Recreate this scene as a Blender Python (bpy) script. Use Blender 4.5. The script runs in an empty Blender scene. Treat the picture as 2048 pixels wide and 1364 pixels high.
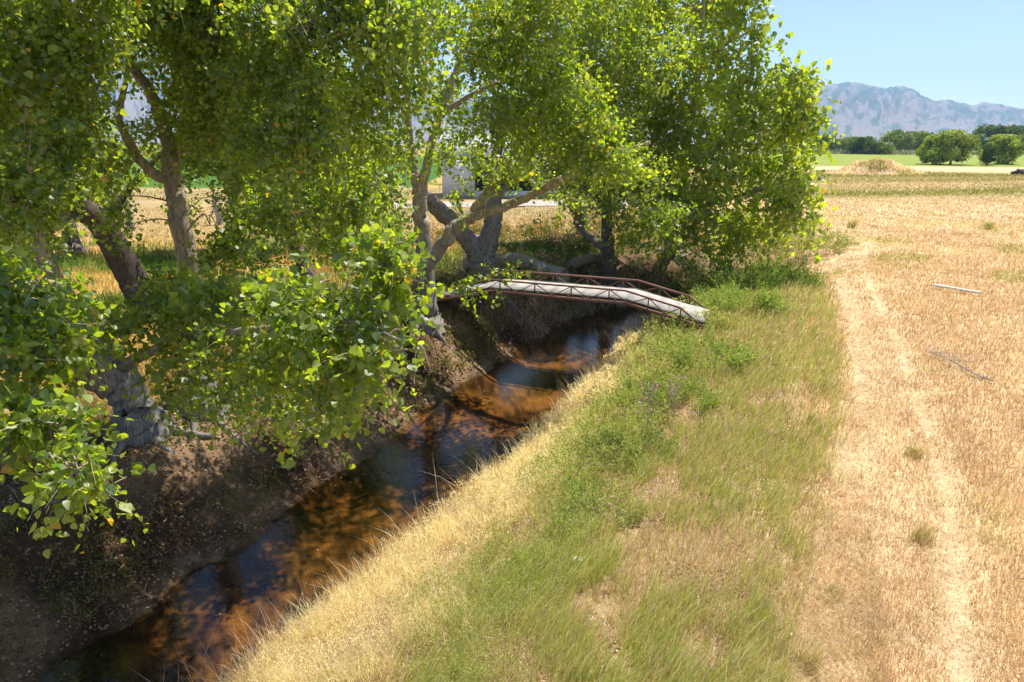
import bpy, math, random
import numpy as np
R = math.radians
rng = np.random.default_rng(7)
random.seed(7)
scn = bpy.context.scene
COL = scn.collection

# ---------------------------------------------------------------- camera
F = 1365.333; H = 6.5; PITCH = R(16.2)
cam_d = bpy.data.cameras.new('camera'); cam = bpy.data.objects.new('camera', cam_d); COL.objects.link(cam)
cam.location = (0, 0, H); cam.rotation_euler = (math.pi/2 - PITCH, 0, 0)
cam_d.sensor_width = 36; cam_d.lens = 24; cam_d.clip_start = 0.1; cam_d.clip_end = 40000
scn.camera = cam
# ---------------------------------------------------------------- sun, sky, exposure
SUN_EL, SUN_AZ = R(61), R(33)            # azimuth clockwise from +Y
w = bpy.data.worlds.new('World'); scn.world = w; w.use_nodes = True
wn = w.node_tree.nodes; wl = w.node_tree.links
sky = wn.new('ShaderNodeTexSky'); sky.sky_type = 'NISHITA'; sky.sun_disc = False
sky.sun_elevation = SUN_EL; sky.sun_rotation = SUN_AZ; sky.altitude = 1300; sky.air_density = 1.0; sky.dust_density = 0.3; sky.ozone_density = 0.4
bg = wn['Background']; bg.inputs['Strength'].default_value = 0.082
wl.new(sky.outputs[0], bg.inputs['Color'])
sd = bpy.data.lights.new('sun', 'SUN'); sd.energy = 5.0; sd.angle = R(0.53); sd.color = (1.0, 0.94, 0.84)
sun = bpy.data.objects.new('sun', sd); COL.objects.link(sun)
sdir = (math.sin(SUN_AZ)*math.cos(SUN_EL), math.cos(SUN_AZ)*math.cos(SUN_EL), math.sin(SUN_EL))
from mathutils import Vector
sun.rotation_euler = Vector(sdir).to_track_quat('Z', 'Y').to_euler()
sun.location = (60, 40, 80)
scn.view_settings.view_transform = 'Standard'; scn.view_settings.look = 'None'
scn.view_settings.exposure = 0.84; scn.view_settings.gamma = 1.0
try:
    scn.cycles.use_denoising = True
    scn.cycles.max_bounces = 12; scn.cycles.diffuse_bounces = 7; scn.cycles.transmission_bounces = 8
    scn.cycles.transparent_max_bounces = 12; scn.cycles.volume_bounces = 1
except Exception: pass

# ---------------------------------------------------------------- helpers
CP, SP = math.cos(PITCH), math.sin(PITCH)
def P3(u, v, d):                          # a point seen at picture position (u, v), d metres deep
    a = (u-1024)/F; b = -(v-682)/F
    return np.array((a*d, (CP + b*SP)*d, H + (-SP + b*CP)*d))
def Pz(u, v, z):
    b = -(v-682)/F
    return P3(u, v, (z-H)/(-SP + b*CP))

def _hash(i, j, seed):
    n = (i*374761393 + j*668265263 + seed*1274126177) & 0xFFFFFFFF
    n = ((n ^ (n >> 13))*1274126177) & 0xFFFFFFFF
    return ((n ^ (n >> 16)) & 0xFFFF)/65535.0
def vnoise(x, y, seed=0):
    x = np.asarray(x, float); y = np.asarray(y, float)
    i = np.floor(x).astype(np.int64); j = np.floor(y).astype(np.int64)
    fx = x-i; fy = y-j; fx = fx*fx*(3-2*fx); fy = fy*fy*(3-2*fy)
    a = _hash(i, j, seed); b = _hash(i+1, j, seed); c = _hash(i, j+1, seed); d = _hash(i+1, j+1, seed)
    return (a*(1-fx)+b*fx)*(1-fy) + (c*(1-fx)+d*fx)*fy
def fbm(x, y, seed=0, octv=4):
    s = 0; amp = .5; tot = 0
    for o in range(octv):
        s = s + amp*vnoise(x*2**o+17.3*o, y*2**o-9.1*o, seed+o); tot += amp; amp *= .5
    return s/tot
def sstep(a, b, x):
    t = np.clip((x-a)/(b-a), 0, 1); return t*t*(3-2*t)
def lerp(a, b, t):
    t = np.asarray(t)[..., None]; return np.asarray(a)*(1-t) + np.asarray(b)*t

DS = np.array((.395, .919)); DT = np.array((.919, -.395))
def st(x, y): return x*DS[0]+y*DS[1], x*DT[0]+y*DT[1]
def xy(s, t): return s*DS[0]+t*DT[0], s*DS[1]+t*DT[1]
def shift(s): return 6.0*sstep(29.5, 46, s) + 9*sstep(46, 110, s)
def eo(s): return .95*(1-sstep(6, 17, s))          # the right bank comes closer to the far one near the viewer
PT = np.array([-60, -17, -14.6, -13.5, -12.5, -11.1, -10.3, -8.2, -7.0, -6.2, -5.2, -3.8, -2.2, -.7, 60])
PZ_ = np.array([0, 0, -.22, -.62, -1.45, -2.2, -2.46, -2.48, -2.2, -1.74, -1.25, -.64, -.22, 0, 0])
def ground(x, y):
    x = np.asarray(x, float); y = np.asarray(y, float)
    s, t = st(x, y)
    tt = t - shift(s)
    wob = (fbm(s*.22, t*.05, 3, 3)-.5)*1.3 + (fbm(s*.9, t*.4, 5, 2)-.5)*.5 + (fbm(s*2.6, t*1.3, 7, 3)-.5)*.45*(tt < -9.4)
    wob = wob*sstep(-16, -13, tt)*(1-sstep(-4.5, -1.5, tt))
    tw = tt + wob*np.where(tt < -9.4, 1.0, .7) + eo(s)*sstep(-9.6, -8.2, tt)*(1-sstep(-2.5, -.5, tt)) + 1.6*np.exp(-((s-25)/3.)**2)*sstep(-6.2, -4.4, tt)*(1-sstep(-2.2, -.3, tt))
    z = np.interp(tw, PT, PZ_)*(1-sstep(44, 57, s))
    far = np.hypot(x, y)
    rough = (fbm(x*.7, y*.7, 11, 4)-.5)*.22*(1-sstep(60, 300, far))
    chan = np.exp(-((tt+9.1)/1.9)**2)*(s < 70)
    z = z + rough*(1-.85*chan)
    for c in (rutL(s), rutR(s)):
        z = z - .09*np.exp(-((t-c)/.22)**2)*(1-sstep(50, 70, s))
    z = z + (fbm(x*.02, y*.02, 21, 3)-.5)*1.2*sstep(40, 150, far)*(1-sstep(3000, 5000, far))
    return z
def rutL(s): return np.interp(s, [0, 8, 14, 20, 28, 38, 45, 60, 74, 90], [.6, .7, 1.25, 1.8, 2.05, 1.75, 1.6, 3.2, 6.5, 11])
def rutR(s): return np.interp(s, [0, 8, 14, 20, 28, 38, 45, 60, 74, 90], [2.2, 2.35, 3.05, 3.2, 3.25, 3.0, 3.1, 5.0, 8.4, 13])
def base(u, d):
    v = 600.
    for _ in range(40):
        p = P3(u, v, d); dz = float(ground(p[0], p[1])) - p[2]
        v -= dz*F/d/CP*.9
    return P3(u, v, d), v

def tag(o, label=None, cat=None, group=None, kind=None):
    if label: o['label'] = label
    if cat: o['category'] = cat
    if group: o['group'] = group
    if kind: o['kind'] = kind
    return o
def mesh(name, V, T=None, Q=None, mat=None, col=None, parent=None, origin=None, smooth=False):
    V = np.asarray(V, np.float32).reshape(-1, 3)
    if origin is not None: V = V - np.asarray(origin, np.float32)
    me = bpy.data.meshes.new(name)
    T = np.zeros((0, 3), np.int32) if T is None else np.asarray(T, np.int32).reshape(-1, 3)
    Q = np.zeros((0, 4), np.int32) if Q is None else np.asarray(Q, np.int32).reshape(-1, 4)
    nl = T.size + Q.size
    me.vertices.add(len(V)); me.vertices.foreach_set('co', V.ravel())
    me.loops.add(nl); me.loops.foreach_set('vertex_index', np.concatenate([T.ravel(), Q.ravel()]).astype(np.int32))
    me.polygons.add(len(T)+len(Q))
    ls = np.concatenate([np.arange(len(T))*3, T.size + np.arange(len(Q))*4]).astype(np.int32)
    me.polygons.foreach_set('loop_start', ls)
    if smooth: me.polygons.foreach_set('use_smooth', np.ones(len(T)+len(Q), bool))
    if col is not None:
        ca = me.color_attributes.new('col', 'FLOAT_COLOR', 'POINT')
        c4 = np.ones((len(V), 4), np.float32); c4[:, :3] = np.clip(col, 0, 1)
        ca.data.foreach_set('color', c4.ravel())
    me.update(calc_edges=True); me.validate()
    if mat: me.materials.append(mat)
    o = bpy.data.objects.new(name, me); COL.objects.link(o)
    if parent is not None: o.parent = parent
    if origin is not None and parent is None: o.location = origin
    return o
def empty(name, loc, label, cat, group=None):
    o = bpy.data.objects.new(name, None); COL.objects.link(o); o.location = loc; o.empty_display_size = .3
    return tag(o, label, cat, group)
class MB:                                  # collects geometry for one mesh
    def __init__(s): s.V = []; s.T = []; s.Q = []; s.C = []; s.n = 0
    def add(s, V, T=None, Q=None, C=None):
        V = np.asarray(V, float).reshape(-1, 3)
        s.V.append(V)
        if T is not None: s.T.append(np.asarray(T).reshape(-1, 3)+s.n)
        if Q is not None: s.Q.append(np.asarray(Q).reshape(-1, 4)+s.n)
        C = np.array((.5, .5, .5)) if C is None else np.asarray(C, float)
        s.C.append(np.broadcast_to(C, V.shape).copy()); s.n += len(V)
    def build(s, name, mat, parent=None, origin=None, smooth=False):
        cat = lambda L, k: np.concatenate(L) if L else np.zeros((0, k), int)
        return mesh(name, np.concatenate(s.V), cat(s.T, 3), cat(s.Q, 4), mat, np.concatenate(s.C), parent, origin, smooth)
    def tube(s, pts, rad, n=8, C=None, wob=0., cap=True):
        pts = np.asarray(pts, float); rad = np.broadcast_to(np.asarray(rad, float), (len(pts),))
        tg = np.gradient(pts, axis=0); tg /= np.linalg.norm(tg, axis=1)[:, None]+1e-9
        up = np.array((0, 0, 1.)) if abs(tg[0][2]) < .9 else np.array((1., 0, 0))
        rings = []
        a = np.arange(n)/n*2*math.pi
        nx = np.cross(up, tg[0]); nx /= np.linalg.norm(nx)
        for i in range(len(pts)):
            nx = nx - tg[i]*nx.dot(tg[i]); nx /= np.linalg.norm(nx)+1e-9
            ny = np.cross(tg[i], nx)
            r = rad[i]*np.ones(n)
            if wob:
                if i == 0: flu = (rng.random(n)-.5); flu = flu*.6+np.roll(flu, 1)*.4
                flu = flu + (rng.random(n)-.5)*.25; flu *= .93
                r = r*(1+wob*flu)
            rings.append(pts[i] + np.outer(np.cos(a)*r, nx) + np.outer(np.sin(a)*r, ny))
        V = np.concatenate(rings); m = len(pts)
        i, j = np.meshgrid(np.arange(m-1), np.arange(n), indexing='ij')
        Q = np.stack([i*n+j, i*n+(j+1) % n, (i+1)*n+(j+1) % n, (i+1)*n+j], -1).reshape(-1, 4)
        T = None
        if cap:
            V = np.concatenate([V, pts[:1], pts[-1:]])
            k = np.arange(n)
            T = np.concatenate([np.stack([np.full(n, m*n), (k+1) % n, k], -1), np.stack([np.full(n, m*n+1), (m-1)*n+k, (m-1)*n+(k+1) % n], -1)])
        if C is not None and np.ndim(C) == 2:
            C = np.repeat(C, n, axis=0)
            if cap: C = np.concatenate([C, C[:1], C[-1:]])
        s.add(V, T, Q, C)
    def box(s, c, ax, hs, C=None):         # centre, 3 axes, half sizes
        c = np.asarray(c, float); ax = np.asarray(ax, float)
        sg = np.array([(i, j, k) for i in (-1, 1) for j in (-1, 1) for k in (-1, 1)], float)
        V = c + (sg*np.asarray(hs)) @ ax
        s.add(V, None, [(0, 1, 3, 2), (4, 6, 7, 5), (0, 4, 5, 1), (2, 3, 7, 6), (0, 2, 6, 4), (1, 5, 7, 3)], C)
    def bar(s, a, b, w_, h_, up=(0, 0, 1), C=None):
        a = np.asarray(a, float); b = np.asarray(b, float)
        d = b-a; L = np.linalg.norm(d); d /= L
        x = np.cross(d, up); x /= np.linalg.norm(x); z = np.cross(x, d)
        s.box((a+b)/2, [d, x, z], (L/2, w_/2, h_/2), C)
def catmull(pts, k=6):
    pts = np.asarray(pts, float)
    if len(pts) < 3: return np.array([pts[0]*(1-q)+pts[-1]*q for q in np.linspace(0, 1, k+1)])
    p = np.concatenate([[2*pts[0]-pts[1]], pts, [2*pts[-1]-pts[-2]]])
    out = []
    for i in range(1, len(p)-2):
        for q in np.arange(k)/k:
            a, b, c, d = p[i-1], p[i], p[i+1], p[i+2]
            out.append(.5*((2*b)+(-a+c)*q+(2*a-5*b+4*c-d)*q*q+(-a+3*b-3*c+d)*q**3))
    out.append(pts[-1]); return np.array(out)
def unit(v): return v/(np.linalg.norm(v, axis=-1, keepdims=True)+1e-9)
def randu(n): return unit(rng.normal(size=(n, 3)))

# ---------------------------------------------------------------- materials
def newmat(name):
    m = bpy.data.materials.new(name); m.use_nodes = True
    nt = m.node_tree; nt.nodes.clear()
    out = nt.nodes.new('ShaderNodeOutputMaterial')
    return m, nt, out
def nd(nt, typ, **kw):
    n = nt.nodes.new(typ)
    for k, v in kw.items():
        if k in n.inputs.keys(): n.inputs[k].default_value = v
        else: setattr(n, k, v)
    return n
def mul(nt, a, b, fac=1.0, mode='MULTIPLY'):
    m = nt.nodes.new('ShaderNodeMix'); m.data_type = 'RGBA'; m.blend_type = mode; m.inputs[0].default_value = fac
    for i, s in ((6, a), (7, b)):
        if hasattr(s, 'links'): nt.links.new(s, m.inputs[i])
        else: m.inputs[i].default_value = (*s, 1)
    return m.outputs[2]
def ramp(nt, src, stops):
    r = nt.nodes.new('ShaderNodeValToRGB'); e = r.color_ramp.elements
    e[0].position, e[0].color = stops[0][0], (*stops[0][1], 1); e[1].position, e[1].color = stops[-1][0], (*stops[-1][1], 1)
    for p, c in stops[1:-1]:
        q = e.new(p); q.color = (*c, 1)
    nt.links.new(src, r.inputs[0]); return r.outputs[0]
def noise(nt, scale, detail=4, stretch=None, rough=.6, coord='Object'):
    tc = nt.nodes.new('ShaderNodeTexCoord'); src = tc.outputs[coord]
    if stretch:
        mp = nt.nodes.new('ShaderNodeMapping'); mp.inputs['Scale'].default_value = stretch
        nt.links.new(src, mp.inputs[0]); src = mp.outputs[0]
    n = nt.nodes.new('ShaderNodeTexNoise'); n.inputs['Scale'].default_value = scale; n.inputs['Detail'].default_value = detail; n.inputs['Roughness'].default_value = rough
    nt.links.new(src, n.inputs['Vector']); return n.outputs['Fac']
def attr(nt):
    a = nt.nodes.new('ShaderNodeAttribute'); a.attribute_name = 'col'; return a.outputs['Color']
def principled(nt, out, color, rough=.9, spec=.2, metal=0., bump=None, bstr=.4, bdist=.02):
    b = nt.nodes.new('ShaderNodeBsdfPrincipled')
    if hasattr(color, 'links'): nt.links.new(color, b.inputs['Base Color'])
    else: b.inputs['Base Color'].default_value = (*color, 1)
    b.inputs['Roughness'].default_value = rough; b.inputs['Specular IOR Level'].default_value = spec; b.inputs['Metallic'].default_value = metal
    if bump is not None:
        bp = nt.nodes.new('ShaderNodeBump'); bp.inputs['Strength'].default_value = bstr; bp.inputs['Distance'].default_value = bdist
        nt.links.new(bump, bp.inputs['Height']); nt.links.new(bp.outputs[0], b.inputs['Normal'])
    nt.links.new(b.outputs[0], out.inputs[0]); return b
def thin(name, trans=.4, tint=(1.4, 1.3, .6), gloss=.0, rough=.45):
    m, nt, out = newmat(name); a = attr(nt)
    d = nt.nodes.new('ShaderNodeBsdfDiffuse'); nt.links.new(a, d.inputs[0])
    t = nt.nodes.new('ShaderNodeBsdfTranslucent'); nt.links.new(mul(nt, a, tint), t.inputs[0])
    mx = nt.nodes.new('ShaderNodeMixShader'); mx.inputs[0].default_value = trans
    nt.links.new(d.outputs[0], mx.inputs[1]); nt.links.new(t.outputs[0], mx.inputs[2]); s = mx.outputs[0]
    if gloss:
        g = nt.nodes.new('ShaderNodeBsdfGlossy'); g.inputs['Roughness'].default_value = rough; g.inputs[0].default_value = (1, 1, 1, 1)
        m2 = nt.nodes.new('ShaderNodeMixShader'); m2.inputs[0].default_value = gloss
        nt.links.new(s, m2.inputs[1]); nt.links.new(g.outputs[0], m2.inputs[2]); s = m2.outputs[0]
    nt.links.new(s, out.inputs[0]); return m
M = {}
M['leaf'] = thin('cottonwood_leaf', .55, (3.05, 2.8, .85), .05, .5)
M['farleaf'] = thin('distant_foliage', .25, (1.4, 1.3, .6))
M['grass'] = thin('grass_blades', .42, (1.25, 1.2, .9))
M['weed'] = thin('weed_foliage', .45, (1.35, 1.3, .85))
M['litter'] = thin('dry_leaf_litter', .15, (1.2, 1, .8))
m, nt, out = newmat('bark'); a = attr(nt)
f1 = noise(nt, 3.4, 6, (5.5, 5.5, .9), .68); f2 = noise(nt, 2.2, 5)
c = mul(nt, a, ramp(nt, f1, [(.32, (.28, .25, .22)), (.5, (.85, .83, .8)), (.68, (1.25, 1.22, 1.18))]))
c = mul(nt, c, ramp(nt, f2, [(.3, (.7, .7, .7)), (.7, (1.15, 1.15, 1.15))]))
principled(nt, out, c, .95, .1, 0, f1, .9, .06); M['bark'] = m
m, nt, out = newmat('twig_bark'); principled(nt, out, attr(nt), .9, .15); M['twig'] = m
m, nt, out = newmat('ground'); a = attr(nt)
g1 = noise(nt, 1.3, 8, None, .7); g2 = noise(nt, 14, 6, None, .75)
c = mul(nt, a, ramp(nt, g1, [(.3, (.66, .64, .62)), (.7, (1.25, 1.25, 1.25))]))
c = mul(nt, c, ramp(nt, g2, [(.3, (.6, .58, .56)), (.7, (1.3, 1.3, 1.28))]))
principled(nt, out, c, 1, .05, 0, g2, .8, .05); M['ground'] = m
m, nt, out = newmat('stream_water')
fr = nt.nodes.new('ShaderNodeFresnel'); fr.inputs['IOR'].default_value = 1.36
bp = nt.nodes.new('ShaderNodeBump'); bp.inputs['Strength'].default_value = .16; bp.inputs['Distance'].default_value = .05
nt.links.new(noise(nt, 5, 3, (1, 1, 1)), bp.inputs['Height'])
tr = nt.nodes.new('ShaderNodeBsdfTransparent'); tr.inputs[0].default_value = (.80, .71, .54, 1)
gl = nt.nodes.new('ShaderNodeBsdfGlossy'); gl.inputs['Roughness'].default_value = .02; gl.inputs[0].default_value = (1, 1, 1, 1)
nt.links.new(bp.outputs[0], fr.inputs['Normal']); nt.links.new(bp.outputs[0], gl.inputs['Normal'])
mx = nt.nodes.new('ShaderNodeMixShader'); nt.links.new(fr.outputs[0], mx.inputs[0]); nt.links.new(tr.outputs[0], mx.inputs[1]); nt.links.new(gl.outputs[0], mx.inputs[2])
nt.links.new(mx.outputs[0], out.inputs[0]); M['water'] = m
m, nt, out = newmat('rusted_steel'); f = noise(nt, 18, 6)
principled(nt, out, ramp(nt, f, [(.3, (.13, .065, .05)), (.55, (.27, .135, .105)), (.75, (.40, .24, .19))]), .75, .3, .2, f, .3, .004); M['rust'] = m
m, nt, out = newmat('weathered_deck'); f = noise(nt, 3, 8, (1, 1, 1), .7); f2 = noise(nt, 40, 3)
c = mul(nt, ramp(nt, f, [(.3, (.28, .26, .235)), (.5, (.44, .415, .385)), (.75, (.54, .515, .48))]), ramp(nt, f2, [(.3, (.85, .85, .85)), (.7, (1.05, 1.05, 1.05))]))
principled(nt, out, c, .9, .2, 0, f2, .2, .01); M['deck'] = m
m, nt, out = newmat('grey_dead_wood'); f = noise(nt, 4, 6, (1, 1, 1), .7); f2 = noise(nt, 7, 5, (6, 1, 6))
principled(nt, out, mul(nt, attr(nt), ramp(nt, f2, [(.3, (.45, .42, .4)), (.65, (1.2, 1.2, 1.2))])), .95, .1, 0, f2, .7, .04); M['deadwood'] = m
def plain(name, col, rough=.7, spec=.3, metal=0., var=.2, sc=6):
    m, nt, out = newmat(name); f = noise(nt, sc, 5)
    lo = tuple(x*(1-var) for x in col); hi = tuple(min(1, x*(1+var)) for x in col)
    principled(nt, out, ramp(nt, f, [(.3, lo), (.7, hi)]), rough, spec, metal, f, .1, .01); return m
M['stucco'] = plain('white_stucco', (.76, .77, .8), .9, .2, 0, .06, 2)
M['metalroof'] = plain('metal_roof', (.55, .56, .58), .45, .5, .3, .1, 1)
M['darktrim'] = plain('dark_trim', (.05, .045, .045), .6)
M['glass'] = plain('window_glass', (.03, .04, .05), .08, .6, 0, .3, 2)
M['gravel'] = plain('gravel', (.40, .36, .32), 1, .1, 0, .25, 1.2)
M['whitepipe'] = plain('white_pipe', (.78, .77, .73), .5, .4, 0, .1, 3)
M['paper'] = plain('white_paper', (.82, .84, .84), .7, .2, 0, .06, 9)
M['pole'] = plain('pole_wood', (.12, .1, .09), .9)
M['red'] = plain('red_paint', (.5, .03, .03), .5)

# ---------------------------------------------------------------- ground colour
STRAW = np.array((.68, .525, .325)); RED = np.array((.60, .44, .27)); PALE = np.array((.66, .53, .36)); OLIVE = np.array((.30, .27, .07))
def field_mix(x, y):
    s, t = st(x, y)
    n1 = fbm(x*.16, y*.10, 31, 4); n2 = fbm(x*.55, y*.55, 37, 3); n3 = fbm(x*.02, y*.05, 41, 3)
    c = lerp(STRAW, RED, sstep(.40, .62, n1*.6+n2*.4+.02))
    c = lerp(c, OLIVE*1.25, .55*sstep(.60, .72, fbm(x*.35+9, y*.3, 43, 3)))
    far = sstep(55, 80, y)
    c = lerp(c, STRAW*.95, far*.5)
    g = np.exp(-((y-97-10*(n3-.5)*2-(x-50)*.10)/11)**2) + .9*np.exp(-((y-150)/16)**2)*(n3 > .4) + .6*np.exp(-((y-126)/7)**2)
    c = lerp(c, np.array((.27, .26, .06)), np.clip(g, 0, .85)*sstep(70, 90, y))
    gf = sstep(190, 205, y)*(1-sstep(400, 420, y))
    c = lerp(c, np.array((.22, .30, .05)), gf*.9)
    c = lerp(c, np.array((.25, .22, .1)), sstep(400, 420, y)*.9)
    return c
def ground_col(x, y):
    x = np.asarray(x, float); y = np.asarray(y, float)
    s, t = st(x, y); tt = t - shift(s); z = ground(x, y)
    n = fbm(x*.8, y*.8, 51, 4); n2 = fbm(x*3, y*3, 57, 3)
    c = field_mix(x, y)
    # wheel tracks and the trodden strip between
    wv = (fbm(s*.5, t*.2, 55, 3)-.5)*.7
    trk = np.clip(np.exp(-((t+wv-rutL(s))/.26)**2) + .4*np.exp(-((t+wv-rutR(s))/.20)**2), 0, 1)*(1-.7*sstep(36, 56, s))*(1-sstep(60, 95, s))*1.25
    c = lerp(c, PALE, trk*sstep(.36, .7, n)*.55)
    c = lerp(c, PALE*.9, .08*((t > rutL(s)) & (t < rutR(s)))*(s < 50))
    # verge
    v = (1-sstep(-.5, 1.2, t-(-.2)))*(1-sstep(48, 62, s))
    verge = lerp(np.array((.36, .24, .13)), np.array((.46, .33, .2)), n)
    c = lerp(c, verge, v*(tt > -9.4))
    # left side
    left = 1-sstep(-9.5, -9.3, tt + 60*sstep(70, 80, s)*(x > 6))
    dirt = lerp(np.array((.075, .045, .025)), np.array((.26, .17, .10)), sstep(.3, .7, n))
    dirt = lerp(dirt, np.array((.35, .26, .18)), .8*np.exp(-((z+2.08)/.10)**2)*sstep(.45, .7, fbm(x*.35, y*.35, 59, 3)))
    dry = lerp(np.array((.50, .35, .12)), np.array((.12, .17, .03)), sstep(.45, .62, fbm(x*.16, y*.16, 61, 3)))
    lc = lerp(dirt, dry, sstep(-15.5, -18.5, -0+tt)*0 + (1-sstep(-20, -15.5, tt)))
    gy = sstep(98, 108, y)*(1-sstep(330, 350, y))*(x < -14)
    rows = .85+.15*np.sin(y*1.1)
    lc = lerp(lc, np.array((.09, .2, .04))*rows[..., None], gy)
    lc = lerp(lc, np.array((.44, .33, .18)), sstep(42, 52, y)*(1-sstep(98, 108, y))*.85)
    c = lerp(c, lc, left*(y < 700))
    # stream bed
    bed = (1-sstep(-2.30, -2.2, z))*(np.abs(tt+9.2) < 3.1)
    bc = lerp(np.array((.045, .026, .011)), np.array((.31, .17, .058)), sstep(.36, .66, .35*n+.35*n2+.3*fbm(x*8, y*8, 58, 2)))
    c = lerp(c, bc, bed)
    # wet rim
    c = lerp(c, c*.55, .7*np.exp(-((z+2.2)/.05)**2)*(np.abs(tt+9.4) < 3))
    return c

# ---------------------------------------------------------------- ground sheet
NR = 430
rr = np.concatenate([[0.4], np.geomspace(2.5, 9000, NR)])
ang = np.unique(np.concatenate([np.linspace(-62, 62, 640), np.linspace(62, 298, 90)]))
th = np.radians(ang); th = th[:-1] if abs(ang[-1]-ang[0]-360) < 1e-6 else th
A, RR = np.meshgrid(th, rr)
X = np.sin(A)*RR; Y = np.cos(A)*RR
Z = ground(X, Y)
nA = A.shape[1]; nr = A.shape[0]
i, j = np.meshgrid(np.arange(nr-1), np.arange(nA), indexing='ij'); j2 = (j+1) % nA
Q = np.stack([i*nA+j, (i+1)*nA+j, (i+1)*nA+j2, i*nA+j2], -1).reshape(-1, 4)
capT = np.stack([np.zeros(nA-2, int), np.arange(1, nA-1), np.arange(2, nA)], -1)
C = ground_col(X.ravel(), Y.ravel())
g = mesh('ground', np.stack([X, Y, Z], -1).reshape(-1, 3), capT, Q[:, ::-1], M['ground'], C, smooth=True)
tag(g, 'dry grassy ground with a dirt stream bank and wheel tracks', 'ground', kind='structure')

# ---------------------------------------------------------------- water
ss = np.linspace(-14, 54, 170); tt = np.linspace(-2.6, 3.1, 12)
S_, T_ = np.meshgrid(ss, tt, indexing='ij'); T_ = T_ - 9.4 + shift(S_)
Xw, Yw = xy(S_, T_)
i, j = np.meshgrid(np.arange(len(ss)-1), np.arange(len(tt)-1), indexing='ij'); k = len(tt)
Q = np.stack([i*k+j, i*k+j+1, (i+1)*k+j+1, (i+1)*k+j], -1).reshape(-1, 4)
o = mesh('water', np.stack([Xw, Yw, np.full_like(Xw, -2.2)], -1).reshape(-1, 3), None, Q, M['water'], smooth=True)
tag(o, 'shallow clear brown stream water reflecting blue sky and trees', 'stream', kind='structure')

# ---------------------------------------------------------------- mountains
def range_mesh(name, us, vs, d0, d1, label, seed):
    na, nd_ = 1000, 150
    uu = np.linspace(us[0], us[-1], na); vv = np.interp(uu, us, vs)
    ex = np.linspace(0, 1, nd_)
    rid = np.array([P3(u, v, d1)[2] for u, v in zip(uu, vv)])
    AA, E = np.meshgrid((uu-1024)/F, ex, indexing='ij')
    D = d0 + (d1-d0)*E*1.25
    hx = AA*D
    w1 = fbm(AA*30, E*3, seed+5, 3)*1.2
    gul = 1-np.abs(fbm(AA*46+w1*1.4, E*3.2+w1, seed, 5)-.5)*2.6
    gul2 = 1-np.abs(fbm(AA*150+w1*3, E*9, seed+2, 4)-.5)*2.6
    big = fbm(AA*14, E*2.2, seed+9, 3)
    prof = np.where(E <= .8, (E/.8)**1.2, 1-(E-.8)*1.2)
    sn = np.sin(np.clip(E/.8, 0, 1)*math.pi)
    hz = np.maximum(rid[:, None], 5)*np.clip(prof*(1 + (.5*(big-.5) + .5*(gul-.6) + .14*(gul2-.6))*sn) + .05*(gul2-.6)*(E > .3)*np.where(E > .8, .35, 1), 0, 2) - 4
    Yv = D*CP - 0
    rock = lerp(np.array((.27, .235, .20)), np.array((.09, .13, .08)), sstep(.42, .56, fbm(AA*90+w1*2, E*14, seed+3, 5)*.75+E*.16))
    i, j = np.meshgrid(np.arange(na-1), np.arange(nd_-1), indexing='ij'); k = nd_
    Q = np.stack([i*k+j, (i+1)*k+j, (i+1)*k+j+1, i*k+j+1], -1).reshape(-1, 4)
    o = mesh(name, np.stack([hx, D, hz], -1).reshape(-1, 3), None, Q, M['ground'], rock.reshape(-1, 3), smooth=True)
    return tag(o, label, 'mountains', kind='structure')
us = [-500, -100, 100, 200, 280, 400, 560, 700, 900, 1050, 1200, 1350, 1500, 1600, 1640, 1662, 1690, 1720, 1755, 1775, 1800, 1822, 1845, 1870, 1895, 1915, 1950, 1970, 1992, 2010, 2048, 2150, 2400]
vs = [190, 150, 130, 105, 110, 135, 160, 185, 205, 200, 215, 205, 190, 178, 173, 171, 177, 182, 178, 184, 196, 206, 203, 208, 215, 208, 213, 217, 220, 210, 205, 200, 220]
range_mesh('mountains', us, vs, 4600, 7000, 'hazy blue mountain range beyond the fields', 71)

# ---------------------------------------------------------------- haze
hz = MB(); hz.box((0, 0, 450), np.eye(3), (9600, 9600, 456))
m, nt, out = newmat('haze')
pv = nt.nodes.new('ShaderNodeVolumePrincipled'); pv.inputs['Color'].default_value = (.36, .58, 1, 1); pv.inputs['Density'].default_value = 8.5e-5; pv.inputs['Anisotropy'].default_value = .2
nt.links.new(pv.outputs[0], out.inputs['Volume'])
tag(hz.build('haze', m), 'thin blue summer haze over the valley', 'haze', kind='stuff')

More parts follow.
